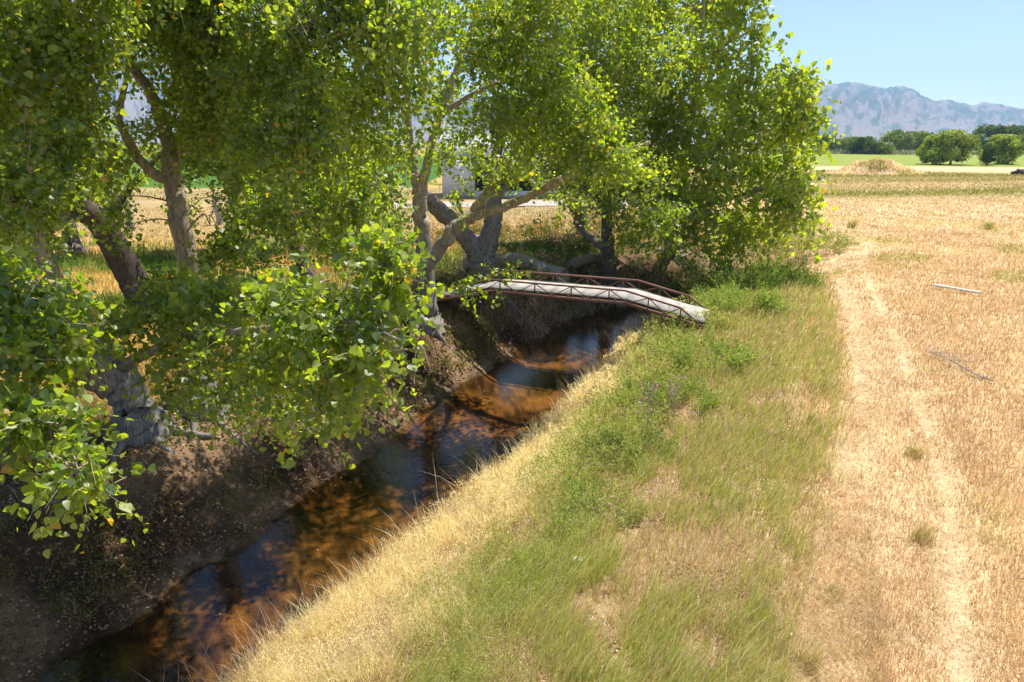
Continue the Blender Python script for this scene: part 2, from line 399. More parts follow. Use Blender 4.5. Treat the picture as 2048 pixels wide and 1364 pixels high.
# ---------------------------------------------------------------- leaves
HALF_NEAR = np.array([(0, 0), (.22, -.05), (.46, .10), (.47, .32), (.33, .62), (.14, .86), (0, 1.02)])
HALF_MID = np.array([(0, 0), (.46, .10), (.36, .58), (0, 1.0)])
def leaf_geo(pos, axis, nrm, size, col, near, wid=1.):
    hp = HALF_NEAR if near else HALF_MID
    h = len(hp); n = len(pos)
    axis = unit(axis); nrm = nrm - axis*np.sum(nrm*axis, -1, keepdims=True); nrm = unit(nrm); side = np.cross(axis, nrm)
    fold = (.04+.5*rng.random(n)**1.5)[:, None]
    curl = ((rng.random(n)-.4)*.7)[:, None]
    asp = (.9+.25*rng.random(n))[:, None]*wid
    pts = []
    for sgn in (1, -1):
        rows = range(h) if sgn == 1 else range(1, h-1)
        for q in rows:
            xx, yy = hp[q]
            p = pos + (side*(sgn*xx)*asp + axis*yy + nrm*(fold*xx + curl*yy*yy))*size[:, None]
            pts.append(p)
    V = np.stack(pts, 1); nv = V.shape[1]
    idxR = list(range(h)); idxL = [0]+list(range(h, nv))+[h-1]
    tris = [(0, idxR[q], idxR[q+1]) for q in range(1, h-1)] + [(0, idxL[q+1], idxL[q]) for q in range(1, h-1)]
    T = (np.array(tris)[None] + (np.arange(n)*nv)[:, None, None]).reshape(-1, 3)
    return V.reshape(-1, 3), T, np.repeat(col, nv, axis=0)
def leaf_cols(n, warm=0., per=9):
    t = np.clip(np.repeat(rng.random(n//per), per)*.65 + rng.random(n)**1.5*.5 - .06, 0, 1)
    c = lerp(np.array((.044, .108, .016)), np.array((.255, .32, .034)), np.clip(t+warm, 0, 1.3))
    y = rng.random(n) < .011
    c[y] = np.array((.40, .27, .03))*(.7+.5*rng.random((y.sum(), 1)))
    return c
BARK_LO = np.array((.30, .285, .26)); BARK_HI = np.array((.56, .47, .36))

def cottonwood(name, label, limbs, blobs, dens=1.0, bark=(BARK_LO, BARK_HI), flare=1.5, stub=None, warm=0., twigs=.22, group='cottonwood trees along the stream bank'):
    """limbs: list of [(u,v,d,r)...]; first starts on the ground. blobs: (u,v,d,ru,rv,leafpx[,density])"""
    l0 = limbs[0]
    b0, v0 = base(l0[0][0], l0[0][2])
    root = empty(name, b0, label, 'tree', group)
    tb = MB(); pool = []; rad = []
    for li, L in enumerate(limbs):
        pts = [P3(*q[:3]) for q in L]; r = [q[3] for q in L]
        if li == 0:
            pts[0] = b0.copy(); 
            pts = [b0-np.array((0, 0, .5)), b0+np.array((0, 0, .05))]+[b0*.75+pts[1]*.25]+pts[1:]; r = [r[0]*flare*1.25, r[0]*flare, r[0]*1.12]+r[1:]
        cp = catmull(pts, 6); cr = np.interp(np.linspace(0, 1, len(cp)), np.linspace(0, 1, len(r)), r)
        amp = np.minimum(cr*.25, .06)[:, None]; amp[0] = 0
        cp = cp + rng.normal(size=cp.shape)*amp*.5
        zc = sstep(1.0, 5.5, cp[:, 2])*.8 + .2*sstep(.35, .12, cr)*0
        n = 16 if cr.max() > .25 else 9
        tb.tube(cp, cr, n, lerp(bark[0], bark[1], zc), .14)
        pool.append(cp); rad.append(cr)
    pool_p = np.concatenate(pool); pool_r = np.concatenate(rad)
    ok = pool_p[:, 2] > b0[2]+1.2
    if ok.any(): pool_p = pool_p[ok]; pool_r = pool_r[ok]
    LN = []; tw = MB()
    for B in blobs:
        u, v, d, ru, rv, lp = B[:6]; lp = lp*(.72 if lp >= 16 else .9); dn = (B[6] if len(B) > 6 else 1.)*dens
        c = P3(u, v, d); ax = ru*d/F; az = rv*d/F; ay = (ax+az)/2*1.1
        ls = lp*d/F*.86
        # feeding branch
        dist = np.linalg.norm(pool_p-c, axis=1) + 2.*np.maximum(0, pool_p[:, 2]-c[2])
        kk = int(np.argmin(dist)); s0 = pool_p[kk]
        mid = (s0+c)/2 + np.array((0, 0, .12*dist[kk])) + rng.normal(size=3)*.12*min(dist[kk], 3)
        br = catmull([s0, mid, c], 5); r0 = min(pool_r[kk]*.6, .012+.011*dist[kk])
        tb.tube(br, np.linspace(max(r0, .012), .01, len(br)), 6, BARK_HI*(.8+.3*rng.random()), .1)
        pool_p = np.concatenate([pool_p, br[2:]]); pool_r = np.concatenate([pool_r, np.linspace(max(r0, .012), .01, len(br))[2:]])
        nl = int(dn*4.3*math.pi*ru*rv/(.36*lp*lp)); 
        per = 9; nt_ = max(4, nl//per)
        x = rng.normal(size=(nt_, 3)); x = unit(x)*(rng.random((nt_, 1))**(1/2.4))
        # noisy density: drop twigs in holes
        sh = lambda q: max(.4*q, q-1.7*ls)
        S = c + x*np.array((sh(ax), sh(ay), sh(az)))
        keep = fbm(S[:, 0]/(ls*9)+S[:, 1]*.31, S[:, 2]/(ls*9)+S[:, 1]*.47, 91, 2) > .35
        S = S[keep]; x = x[keep]; nt_ = len(S)
        if nt_ == 0: continue
        dirv = unit(x*.7 + rng.normal(size=(nt_, 3))*.55 + np.array((0, 0, -.05)))
        tl = ls*(4+4*rng.random(nt_))[:, None]
        droop = np.array((0, 0, -.35))
        f = rng.random((nt_, per))*.95+.05
        pos = S[:, None, :] + (dirv*tl)[:, None, :]*f[..., None] + droop*(tl[:, None, :]*(f**2)[..., None])
        pos = pos.reshape(-1, 3) + rng.normal(size=(nt_*per, 3))*ls*.45
        n = len(pos)
        axs = unit(rng.normal(size=(n, 3))*.8 + np.repeat(dirv, per, 0)*.5 + np.array((0, 0, -.7)))
        nr_ = unit(rng.normal(size=(n, 3))*1. + np.array((0.1, -.1, .45)))
        sz = ls*(.5+.8*rng.random(n))*np.repeat(.75+.5*rng.random(nt_), per)
        LN.append((pos, axs, nr_, sz, leaf_cols(n, warm), lp >= 12.5))
        # twigs
        q = np.nonzero(rng.random(nt_) < twigs)[0]
        for a_ in q:
            p0 = S[a_]; dd = dirv[a_]*tl[a_]
            back = p0 - dd*.5 + rng.normal(size=3)*ls*.3
            pp = np.array([back, p0, p0+dd*.5+droop*tl[a_]*.25, p0+dd+droop*tl[a_]])
            w0 = max(.004, min(.007, .06*ls))
            tw.tube(pp, np.array((1.6, 1.2, .8, .3))*w0, 3, np.array((.40, .33, .24))*(.6+.6*rng.random()), cap=False)
    for q in range(6):
        a = q*1.05+rng.random()*.7; r0 = l0[0][3]; L = r0*(2.6+2.2*rng.random()); pr = []
        for f in (0, .3, .6, 1.):
            xx, yy = b0[0]+math.cos(a+f*.4)*(r0*.8+L*f), b0[1]+math.sin(a+f*.4)*(r0*.8+L*f)
            pr.append((xx, yy, float(ground(xx, yy))+(.22*r0*(1-f)**2 - .05*f)))
        tb.tube(catmull(pr, 3), np.linspace(r0*.30, r0*.03, 10), 7, bark[0], .12)
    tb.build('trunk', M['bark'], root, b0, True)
    cb = MB(); ntw = sum(len(q) for q in tw.Q)
    for pos, axs, nr_, sz, cc, near in LN:
        cb.add(*[q for q in (lambda V, T, C: (V, T, None, C))(*leaf_geo(pos, axs, nr_, sz, cc, near))])
    if cb.n:
        if tw.n: cb.add(np.concatenate(tw.V), None, np.concatenate(tw.Q), np.concatenate(tw.C))
        co = cb.build('crown', M['leaf'], root, b0)
        if ntw:
            co.data.materials.append(M['twig']); npoly = len(co.data.polygons)
            mi = np.zeros(npoly, np.int32); mi[npoly-ntw:] = 1; co.data.polygons.foreach_set('material_index', mi)
    return root, sum(len(q[0]) for q in LN)

NLEAF = 0
def ct(*a, **k):
    global NLEAF
    r, n = cottonwood(*a, **k); NLEAF += n; return r
# the near tree with its long limbs hanging towards the viewer
ct('cottonwood', 'big cottonwood with thick furrowed grey trunk base at lower left of the bank',
   [[(285, 885, 16.8, .47), (262, 800, 16.7, .40), (240, 745, 16.6, .40)],
    [(250, 790, 16.7, .34), (205, 760, 16.3, .34), (130, 728, 15.7, .31), (50, 700, 15, .28), (-60, 640, 14, .24), (-200, 520, 13, .16)],
    [(240, 750, 16.6, .36), (165, 650, 15.8, .26), (85, 500, 14.8, .17), (55, 300, 14, .12), (40, 120, 13.5, .09), (20, -80, 13, .06)],
    [(238, 735, 16.5, .14), (330, 690, 14, .10), (450, 668, 11.3, .07), (560, 655, 9.6, .05), (690, 640, 8.4, .03), (800, 680, 7.8, .014)],
    [(215, 700, 16, .13), (160, 690, 12.5, .09), (95, 690, 9.6, .06), (70, 780, 7.8, .04), (110, 900, 7, .02)],
    [(75, 420, 14.5, .12), (30, 380, 12, .08), (-40, 360, 11, .05)],
    [(50, 230, 13.8, .07), (180, 60, 13, .05), (260, -80, 12, .03)]],
   [(30, 40, 12.5, 110, 100, 15), (150, 20, 12, 110, 90, 14), (60, 160, 12, 110, 90, 14), (150, 130, 12, 80, 70, 14), (40, 290, 11.5, 110, 90, 15), (130, 270, 12, 75, 70, 14),
    (40, 400, 11, 85, 80, 16), (-90, 120, 11, 120, 120, 15), (-110, 330, 10.5, 120, 120, 16), (110, -120, 11.5, 160, 110, 15), (-60, -130, 11.5, 140, 110, 15), (290, -120, 11, 130, 90, 14),
    (30, 490, 9.5, 70, 70, 20), (80, 600, 8.6, 70, 60, 22), (30, 610, 8.2, 90, 80, 25), (110, 680, 8.2, 80, 60, 22, .8), (40, 730, 7.8, 80, 70, 26), (20, 850, 7.2, 90, 80, 30), (110, 840, 7.1, 70, 60, 28), (50, 940, 6.9, 80, 60, 30), (150, 930, 6.8, 70, 50, 28), (190, 975, 6.8, 40, 35, 28), (-90, 600, 8, 110, 120, 26), (-90, 850, 7.2, 110, 120, 28),
    (345, 590, 13, 70, 50, 14), (240, 650, 12.5, 80, 50, 15), (340, 660, 12.5, 90, 60, 15, .9), (430, 600, 12, 70, 60, 15), (460, 700, 11.2, 80, 70, 16), (380, 740, 12, 70, 50, 15, .6), (450, 800, 11, 60, 60, 17, .6), (540, 800, 10, 60, 55, 17, .7),
    (700, 540, 8.6, 70, 50, 23), (780, 525, 8.4, 45, 40, 24), (640, 590, 8.8, 80, 55, 22), (560, 600, 9.4, 70, 55, 20), (700, 640, 8.4, 80, 55, 23), (770, 700, 8.0, 70, 50, 24), (840, 700, 7.9, 50, 42, 25), (860, 735, 7.9, 40, 30, 25), (845, 690, 8, 60, 50, 24), (720, 525, 8.6, 75, 45, 23), (800, 560, 8.3, 45, 45, 23, .7), (740, 590, 8.4, 80, 55, 23), (660, 560, 8.8, 70, 45, 22), (760, 500, 8.5, 50, 35, 24), (800, 660, 8, 50, 40, 24), (620, 680, 8.8, 80, 60, 21), (700, 740, 8.3, 80, 50, 23), (560, 720, 9.4, 70, 60, 19), (650, 790, 8.6, 70, 45, 21), (780, 600, 8.4, 45, 45, 23, .7),
    (465, 880, 9.4, 26, 45, 22, .6), (600, 850, 9.2, 40, 30, 18, .4), (350, 800, 12, 50, 40, 16, .4), (60, -300, 13.5, 170, 120, 19), (230, -280, 14, 150, 120, 19), (-150, -330, 13, 180, 140, 19), (120, -520, 15, 220, 120, 21, .7), (340, -160, 8.3, 150, 90, 20), (170, -220, 8.2, 150, 90, 21), (-120, 120, 14, 120, 160, 17), (60, 120, 14.5, 120, 160, 15, .7)], warm=.05)  # clumps high above the frame are added to shade crown, near sprays and bank
ct('cottonwood', 'slender pale cottonwood with smooth tan trunk forking high, right of the furrowed trunk',
   [[(402, 815, 18.2, .40), (398, 720, 18.2, .33), (392, 620, 18, .28), (374, 500, 17.8, .26), (355, 420, 17.6, .25), (345, 350, 17.5, .23), (342, 305, 17.5, .22)],
    [(342, 310, 17.5, .2), (324, 240, 17.3, .17), (297, 178, 17, .14), (266, 136, 16.8, .13), (256, 92, 16.6, .12), (246, 34, 16.4, .11), (225, -40, 16, .08)],
    [(342, 310, 17.5, .17), (375, 270, 17.5, .13), (385, 190, 17.5, .11), (350, 92, 17.3, .10), (328, 66, 17.1, .09), (311, 41, 17, .085), (296, -40, 17, .06)],
    [(340, 365, 17.5, .15), (300, 342, 17.3, .13), (263, 294, 17, .11), (239, 239, 16.8, .09), (246, 188, 16.6, .07), (256, 130, 16.4, .05)],
    [(385, 190, 17.5, .1), (470, 120, 16.5, .08), (570, 60, 15.5, .06), (650, -20, 15, .04)],
    [(370, 270, 17.5, .09), (450, 220, 16.8, .07), (540, 200, 16, .05), (620, 200, 15.6, .03)]],
   [(350, 40, 15, 90, 80, 12), (440, 60, 15, 90, 70, 12), (540, 40, 12.8, 90, 80, 13), (620, 90, 12.4, 80, 80, 13), (430, 150, 15.5, 80, 70, 11.5), (520, 170, 13.5, 90, 70, 12), (600, 200, 12.8, 80, 80, 13), (440, 240, 16, 80, 55, 11), (540, 270, 13.6, 80, 70, 12), (620, 300, 13, 70, 70, 13), (380, 200, 16.5, 60, 70, 11),
    (210, 60, 16, 70, 60, 11, .7), (200, 330, 16.5, 55, 60, 11), (215, 395, 16.5, 40, 35, 11, .6), (290, 260, 17, 40, 35, 10.5, .5), (420, 450, 16.5, 60, 45, 11, .8), (460, 510, 16, 70, 45, 12), (480, 360, 16, 40, 45, 11.5, .6), (390, 300, 17, 35, 40, 10.5, .6),
    (400, -90, 14.5, 140, 100, 13), (580, -90, 14, 140, 100, 13), (720, -60, 13, 110, 100, 14), (700, 30, 13, 80, 80, 14), (300, -60, 15, 90, 90, 12), (780, 60, 12.5, 70, 70, 15), (840, 40, 12, 60, 50, 16, .8), (420, -260, 15.5, 150, 110, 17), (600, -280, 15, 150, 120, 17), (760, -230, 14.5, 130, 100, 17), (500, -450, 17, 220, 110, 19, .6), (330, 60, 17.5, 110, 100, 11, .7), (480, 110, 17, 120, 100, 11, .7), (440, 330, 16, 50, 40, 11, .5), (520, 440, 15.5, 70, 50, 12, .7), (600, 410, 15, 70, 60, 12, .7), (690, 430, 15.5, 70, 50, 12, .7), (740, 380, 15.5, 60, 50, 12, .6), (250, 450, 16.5, 45, 30, 11, .5), (480, 475, 16, 60, 32, 12, .8), (560, 490, 15, 60, 38, 12, .8), (640, 475, 15, 60, 42, 12, .8), (450, 420, 16, 40, 35, 11, .7)])  # unseen upper clumps, added for the shade they cast on crown and bank
ct('cottonwood', 'dark rough cottonwood trunk leaning left behind the pale slender one',
   [[(318, 640, 26.5, .62), (275, 575, 26.5, .54), (240, 510, 26.3, .50), (205, 450, 26, .47), (150, 400, 25.5, .42), (110, 350, 25, .36), (60, 285, 24.5, .3), (10, 220, 24, .22), (-60, 120, 23.5, .13)],
    [(150, 400, 25.5, .3), (120, 310, 25.5, .24), (75, 240, 25.5, .2), (50, 120, 25.5, .12)],
    [(205, 450, 26, .2), (265, 370, 26.5, .12), (330, 300, 27, .08)]],
   [(20, 240, 22, 110, 80, 9), (110, 340, 22, 80, 60, 9, .7), (30, 440, 21, 80, 60, 9.5, .8), (180, 270, 24, 60, 60, 8.5), (60, 100, 24, 110, 80, 9), (-90, 200, 22, 120, 120, 9.5), (280, 330, 26, 40, 40, 8, .6), (0, -40, 24, 140, 110, 10)],
   bark=(np.array((.12, .10, .085)), np.array((.16, .13, .11))))
ct('cottonwood', 'thin reddish brown cottonwood trunk bending left, near the middle of the grove',
   [[(625, 565, 32, .36), (597, 500, 32, .31), (572, 450, 32, .28), (552, 405, 32, .26), (537, 368, 31.8, .23), (545, 320, 31.6, .2), (550, 260, 31.5, .16), (560, 160, 31, .1)],
    [(545, 330, 31.7, .14), (610, 290, 31, .1), (690, 280, 30.5, .06)]],
   [(500, 340, 29, 60, 50, 8, .7), (590, 350, 28, 80, 60, 8), (660, 390, 28, 70, 50, 8), (700, 330, 28, 80, 60, 8.5), (640, 450, 29, 80, 38, 8, .9), (740, 450, 29, 70, 40, 8, .8), (700, 490, 29, 60, 35, 8, .6), (560, 440, 29, 40, 40, 8, .5), (560, 250, 29, 90, 70, 8), (640, 180, 29, 90, 80, 8), (560, 90, 29, 110, 90, 8), (520, 520, 29, 50, 30, 8, .6)],
   bark=(np.array((.24, .17, .13)), np.array((.34, .25, .19))))
ct('cottonwood', 'straight grey cottonwood standing on the bank at the left end of the bridge',
   [[(850, 640, 27.6, .48), (852, 570, 27.6, .40), (848, 500, 27.5, .34), (840, 430, 27.4, .31), (838, 388, 27.3, .28)],
    [(838, 392, 27.3, .24), (828, 335, 27.1, .19), (820, 285, 27, .16), (815, 200, 26.5, .13), (828, 100, 26, .1), (820, -30, 25.5, .06)],
    [(838, 392, 27.3, .24), (850, 350, 27.1, .2), (862, 290, 26.9, .17), (880, 230, 26.7, .15), (905, 160, 26.4, .13), (935, 80, 26, .11), (957, 0, 25.7, .09), (980, -90, 25, .05)],
    [(820, 285, 27, .13), (760, 240, 25.5, .09), (690, 230, 24, .05)],
    [(880, 230, 26.7, .12), (960, 180, 25, .08), (1040, 150, 24, .05)]],
   [(690, 240, 18, 80, 60, 10.5), (770, 190, 18, 80, 60, 10.5), (740, 300, 19, 70, 50, 10), (800, 110, 17, 80, 60, 11), (870, 60, 18, 70, 60, 11), (930, 150, 22, 60, 60, 9.5), (760, 370, 23, 70, 40, 9, .9), (700, 160, 17, 80, 60, 11), (860, 200, 22.5, 50, 60, 9.5, .8), (960, 60, 22, 70, 70, 9.5), (790, -50, 17, 120, 90, 11), (940, -60, 19, 120, 90, 10), (780, 290, 22, 50, 40, 9.5), (880, 300, 24, 40, 30, 9, .8),
    (660, 330, 21, 60, 50, 10), (800, 430, 25, 30, 50, 8.5, .5), (770, 450, 20, 50, 40, 10, .9), (790, 505, 22, 40, 35, 9, .7), (700, 470, 19, 60, 45, 10, .8), (740, 520, 20, 50, 35, 10, .7), (930, 570, 25.5, 26, 30, 10, .6), (1010, 545, 25.2, 32, 20, 11, .7)], dens=.7, warm=.08)
ct('cottonwood', 'leaning pale cottonwood limb crossing diagonally in front of the straight grey trunk',
   [[(740, 620, 27, .42), (790, 580, 26.8, .34), (840, 545, 26.5, .30), (880, 495, 26.2, .27), (908, 455, 26, .25)],
    [(905, 458, 26, .25), (940, 432, 25.9, .21), (962, 405, 25.8, .2), (985, 370, 25.6, .19), (1010, 330, 25.4, .18), (1030, 295, 25.2, .16), (1070, 220, 25, .12), (1100, 120, 24.5, .08), (1120, 0, 24, .05)],
    [(905, 458, 26, .25), (955, 430, 25.7, .19), (1005, 415, 25.4, .17), (1060, 392, 25, .15), (1110, 366, 24.6, .16), (1150, 345, 24.2, .13), (1210, 318, 23.6, .1), (1300, 285, 23, .06)],
    [(985, 370, 25.6, .11), (1030, 345, 25.5, .09), (1110, 310, 25, .06)]],
   [(1000, 240, 22, 70, 55, 9.5), (1070, 200, 22, 70, 60, 9.5), (1000, 130, 22, 70, 60, 9.5), (1080, 90, 21.5, 80, 60, 10), (1110, 260, 22.5, 70, 50, 9.5), (1170, 310, 22, 70, 45, 9.5), (1150, 180, 21.5, 80, 60, 10), (1050, 290, 23.5, 50, 35, 9, .8), (920, 270, 23, 50, 30, 9, .8), (950, 330, 24.5, 45, 22, 8.5, .5), (915, 380, 25, 22, 26, 8.5, .4), (1030, 0, 21.5, 90, 70, 10), (1120, -60, 21, 120, 90, 10), (1180, 250, 22, 60, 60, 10), (1230, 330, 22, 60, 45, 10), (900, 400, 25.3, 20, 20, 8, .4), (1060, 350, 25, 50, 24, 8.5, .9), (1000, 345, 25, 40, 30, 8.5, .7), (950, 310, 24.5, 50, 20, 8.5, .8), (1140, 400, 23.6, 50, 22, 9, .7)], dens=.7, warm=.1)
ct('cottonwood', 'thick forked cottonwood with a broken left arm just behind the bridge',
   [[(962, 560, 34, .80), (962, 520, 34, .68), (966, 500, 34, .62), (980, 470, 34, .46), (988, 430, 34, .42), (988, 380, 34, .34), (995, 300, 34, .26), (1010, 200, 34, .16)],
    [(960, 515, 34, .5), (935, 480, 33.6, .44), (900, 440, 33.2, .42), (870, 412, 32.8, .38), (846, 393, 32.5, .33)],
    [(990, 400, 34, .22), (1040, 340, 34, .15), (1090, 260, 34, .1)]],
   [(1040, 300, 33, 60, 50, 7, .8), (980, 180, 33, 90, 70, 7), (1090, 220, 33, 80, 70, 7), (1050, 420, 33, 50, 25, 7.5, .5), (900, 200, 33, 80, 60, 7), (1040, 80, 33, 110, 80, 7)], dens=.55, warm=.05,
   bark=(np.array((.30, .28, .26)), np.array((.34, .30, .26))))
ct('cottonwood', 'upright dark cottonwood trunk behind the right half of the bridge',
   [[(1215, 530, 39, .42), (1216, 490, 39, .34), (1214, 450, 39, .31), (1212, 390, 39, .27), (1222, 300, 38.5, .22), (1235, 180, 38, .16), (1240, 50, 37, .1)],
    [(1212, 400, 39, .16), (1260, 350, 37, .12), (1330, 320, 35, .08)],
    [(1222, 300, 38.5, .16), (1160, 230, 38, .12), (1120, 150, 37, .08)]],
   [(1220, 390, 34, 60, 40, 8), (1280, 420, 33, 70, 38, 8), (1180, 370, 35, 60, 35, 8, .8), (1340, 440, 32, 60, 40, 8.5), (1290, 350, 33, 70, 50, 8), (1260, 480, 35, 50, 28, 8, .6), (1330, 490, 33, 50, 25, 8, .6), (1200, 260, 34, 90, 70, 8), (1150, 120, 35, 100, 80, 8), (1260, 120, 34, 110, 90, 8), (1200, 0, 34, 120, 90, 8)], dens=.65, warm=.08,
   bark=(np.array((.17, .15, .135)), np.array((.2, .17, .15))))
ct('cottonwood', 'stout leaning cottonwood trunk half hidden in leaves beyond the fallen log',
   [[(1172, 470, 49, .62), (1165, 440, 49, .54), (1152, 415, 48.8, .5), (1140, 385, 48.5, .42), (1125, 330, 48, .3), (1110, 250, 47.5, .2)],
    [(1150, 410, 48.8, .3), (1180, 350, 48, .2), (1210, 280, 47, .12)]],
   [(1120, 330, 44, 70, 50, 6.5), (1180, 290, 44, 80, 60, 6.5), (1080, 240, 45, 80, 60, 6.5), (1150, 200, 45, 90, 70, 6.5)],
   bark=(np.array((.2, .17, .15)), np.array((.2, .17, .15))))
ct('cottonwood', 'farther cottonwood seen through the gap between the pale slender and reddish trunks',
   [[(480, 520, 44, .4), (478, 450, 44, .32), (470, 380, 43.5, .26), (480, 250, 43, .18), (490, 100, 42, .1)], [(470, 370, 43.5, .16), (400, 320, 42, .1)], [(474, 340, 43.5, .16), (560, 270, 42, .1)]],
   [(400, 290, 42, 70, 40, 7), (460, 240, 42, 80, 50, 7), (560, 300, 41, 70, 50, 7), (500, 390, 42, 60, 40, 7, .8), (330, 330, 42, 45, 40, 7, .8), (560, 420, 42, 50, 35, 7, .7), (360, 410, 43, 40, 22, 7, .6), (480, 150, 42, 120, 70, 7)], bark=(np.array((.2, .17, .15)), np.array((.3, .26, .22))))
ct('cottonwood', 'farther cottonwood standing behind the dark leaning trunk at far left',
   [[(150, 530, 42, .42), (140, 450, 42, .34), (120, 370, 42, .28), (130, 250, 41.5, .2), (150, 120, 41, .1)], [(120, 370, 42, .18), (60, 300, 41, .1)], [(125, 330, 42, .18), (210, 280, 41, .1)]],
   [(60, 330, 40, 90, 50, 7.5), (180, 330, 41, 60, 40, 7.5, .7), (90, 400, 41, 50, 36, 7.5, .7), (210, 390, 41, 45, 36, 7, .7), (20, 420, 40, 80, 45, 7.5), (110, 230, 41, 90, 60, 7)], bark=(np.array((.2, .17, .15)), np.array((.3, .26, .22))))
blobs = []
for v, u0, u1, d in ((-130, 1180, 1480, 38), (-50, 1180, 1490, 38), (30, 1190, 1480, 37), (110, 1190, 1510, 37), (190, 1210, 1560, 37), (260, 1220, 1580, 37), (330, 1250, 1580, 37), (395, 1290, 1585, 37), (440, 1370, 1580, 38)):
    n = max(2, int(round((u1-u0)/62)))
    for q in range(n):
        u = u0+(u1-u0)*q/(n-1)
        e = (u-u0)/(u1-u0)
        blobs.append((u+rng.normal()*10, v+rng.normal()*10, d-1.5*e**2+rng.normal()*1.2+ (3 if q % 2 else 0), 56, 48, 9.2+2.0*e**2+rng.random(), 1.0))
blobs += [(1505, 20, 35, 36, 48, 12, .9), (1520, 90, 35, 36, 44, 12, .9), (1590, 160, 34.5, 42, 34, 12.5, 1), (1612, 200, 34.5, 32, 38, 13, 1), (1608, 270, 35, 36, 38, 12.5), (1598, 350, 35, 32, 38, 12, 1), (1602, 410, 36, 40, 32, 11.5, 1), (1590, 235, 35, 44, 54, 12), (1480, 465, 37, 50, 26, 10, .9), (1400, 470, 38, 50, 30, 10, .9), (1445, 500, 37, 26, 26, 10, .7)]
ct('cottonwood', 'broad sunlit cottonwood with dense crown forming the right edge of the grove',
   [[(1345, 505, 44, .5), (1342, 470, 43.5, .4), (1348, 430, 43, .34), (1362, 340, 42, .27), (1385, 230, 40, .21), (1400, 100, 38.5, .14), (1410, -50, 38, .08)],
    [(1350, 425, 43, .2), (1390, 416, 41, .16), (1450, 400, 39, .12), (1520, 380, 37.5, .08), (1590, 370, 36, .03)],
    [(1364, 330, 42, .18), (1430, 290, 39, .13), (1510, 250, 37, .09), (1590, 220, 35.5, .03)],
    [(1385, 220, 40, .15), (1300, 150, 38, .11), (1220, 90, 37, .06)],
    [(1395, 140, 39, .13), (1450, 90, 37, .09), (1505, 60, 35.5, .03)],
    [(1362, 340, 42, .14), (1300, 330, 40, .1), (1250, 320, 38.5, .05)]],
   blobs, warm=.16)

# ---------------------------------------------------------------- dead wood
def deadlog(name, label, cat, pts, rad, C=(.42, .38, .33), n=14):
    b = np.array(pts[0]); root = mbo = MB(); cp = catmull(pts, 6); cr = np.interp(np.linspace(0, 1, len(cp)), np.linspace(0, 1, len(rad)), rad)
    mbo.tube(cp + rng.normal(size=cp.shape)*.03, cr, n, np.array(C), .22)
    return mbo, b
def gp(u, d, dz=0.):
    p, v = base(u, d); return p + np.array((0, 0, dz))
mb, b = deadlog('fallen_log', '', '', [gp(985, 37.2, .32), gp(1040, 37, .42), gp(1095, 36.6, .62), gp(1128, 36.3, 1.1)], [.42, .5, .55, .6])
o = mb.build('fallen_log', M['deadwood'], None, b, True); tag(o, 'thick bleached fallen log lying behind the bridge rail', 'log')
mb, b = deadlog('fallen_log', '', '', [gp(1140, 38.5, .25), gp(1180, 39.5, .35), gp(1205, 40, .3)], [.3, .28, .2], (.3, .25, .2))
o = mb.build('fallen_log', M['deadwood'], None, b, True); tag(o, 'shorter brown log lying right of the thick bleached log', 'log')
mb, b = deadlog('leaning_dead_wood', '', '', [gp(1232, 40, .35), P3(1205, 495, 41), P3(1175, 470, 42), P3(1150, 445, 43)], [.26, .24, .2, .14], (.24, .2, .17))
o = mb.build('leaning_dead_wood', M['deadwood'], None, b, True); tag(o, 'thin dead trunk propped at a slant beside the dark upright trunk', 'dead trunk')
mb, b = deadlog('tree_stump', '', '', [gp(1242, 38, -.3), gp(1243, 38, .3), gp(1243, 38, .95)], [.45, .38, .33], (.25, .22, .2))
o = mb.build('tree_stump', M['deadwood'], None, b, True); tag(o, 'short grey stump next to the dark upright trunk', 'stump')
mb = MB(); b = gp(950, 35.2)
mb.tube([b-(0, 0, .3), b+(0, 0, .6), b+(.1, 0, 1.6), b+(.2, .05, 2.2)], [.75, .65, .55, .35], 11, (.42, .39, .36), .3)
o = mb.build('tree_stump', M['deadwood'], None, b, True); tag(o, 'tall splintered pale stump behind the forked trunk', 'stump')
# dead snags seen through the left trees
for u, d, hgt, lab in ((262, 52, 4.6, 'bare silver grey dead snag in the dry grass left of the pale slender trunk'), (440, 56, 2.4, 'low grey dead snag in dry grass right of the pale slender trunk')):
    b = gp(u, d); mb = MB(); root = empty('dead_snag', b, lab, 'dead tree')
    mb.tube(catmull([b-(0, 0, .3), b+(0, 0, hgt*.4), b+(-.3, 0, hgt*.75), b+(-.2, 0, hgt)], 4), np.linspace(.34, .08, 13), 9, (.5, .48, .46), .3)
    mb.build('trunk', M['deadwood'], root, b, True)
    for q in range(9):
        mb2 = MB()
        a = rng.random()*6.28; z0 = hgt*(.3+.6*rng.random()); L = hgt*(.2+.25*rng.random())
        p0 = b+(-.2, 0, z0)
        mb2.tube([p0, p0+(math.cos(a)*L*.6, math.sin(a)*L*.6, L*.2), p0+(math.cos(a)*L, math.sin(a)*L, L*.1)], [.07, .045, .015], 5, (.5, .48, .46))
        mb2.build('branch', M['deadwood'], root, b, True)

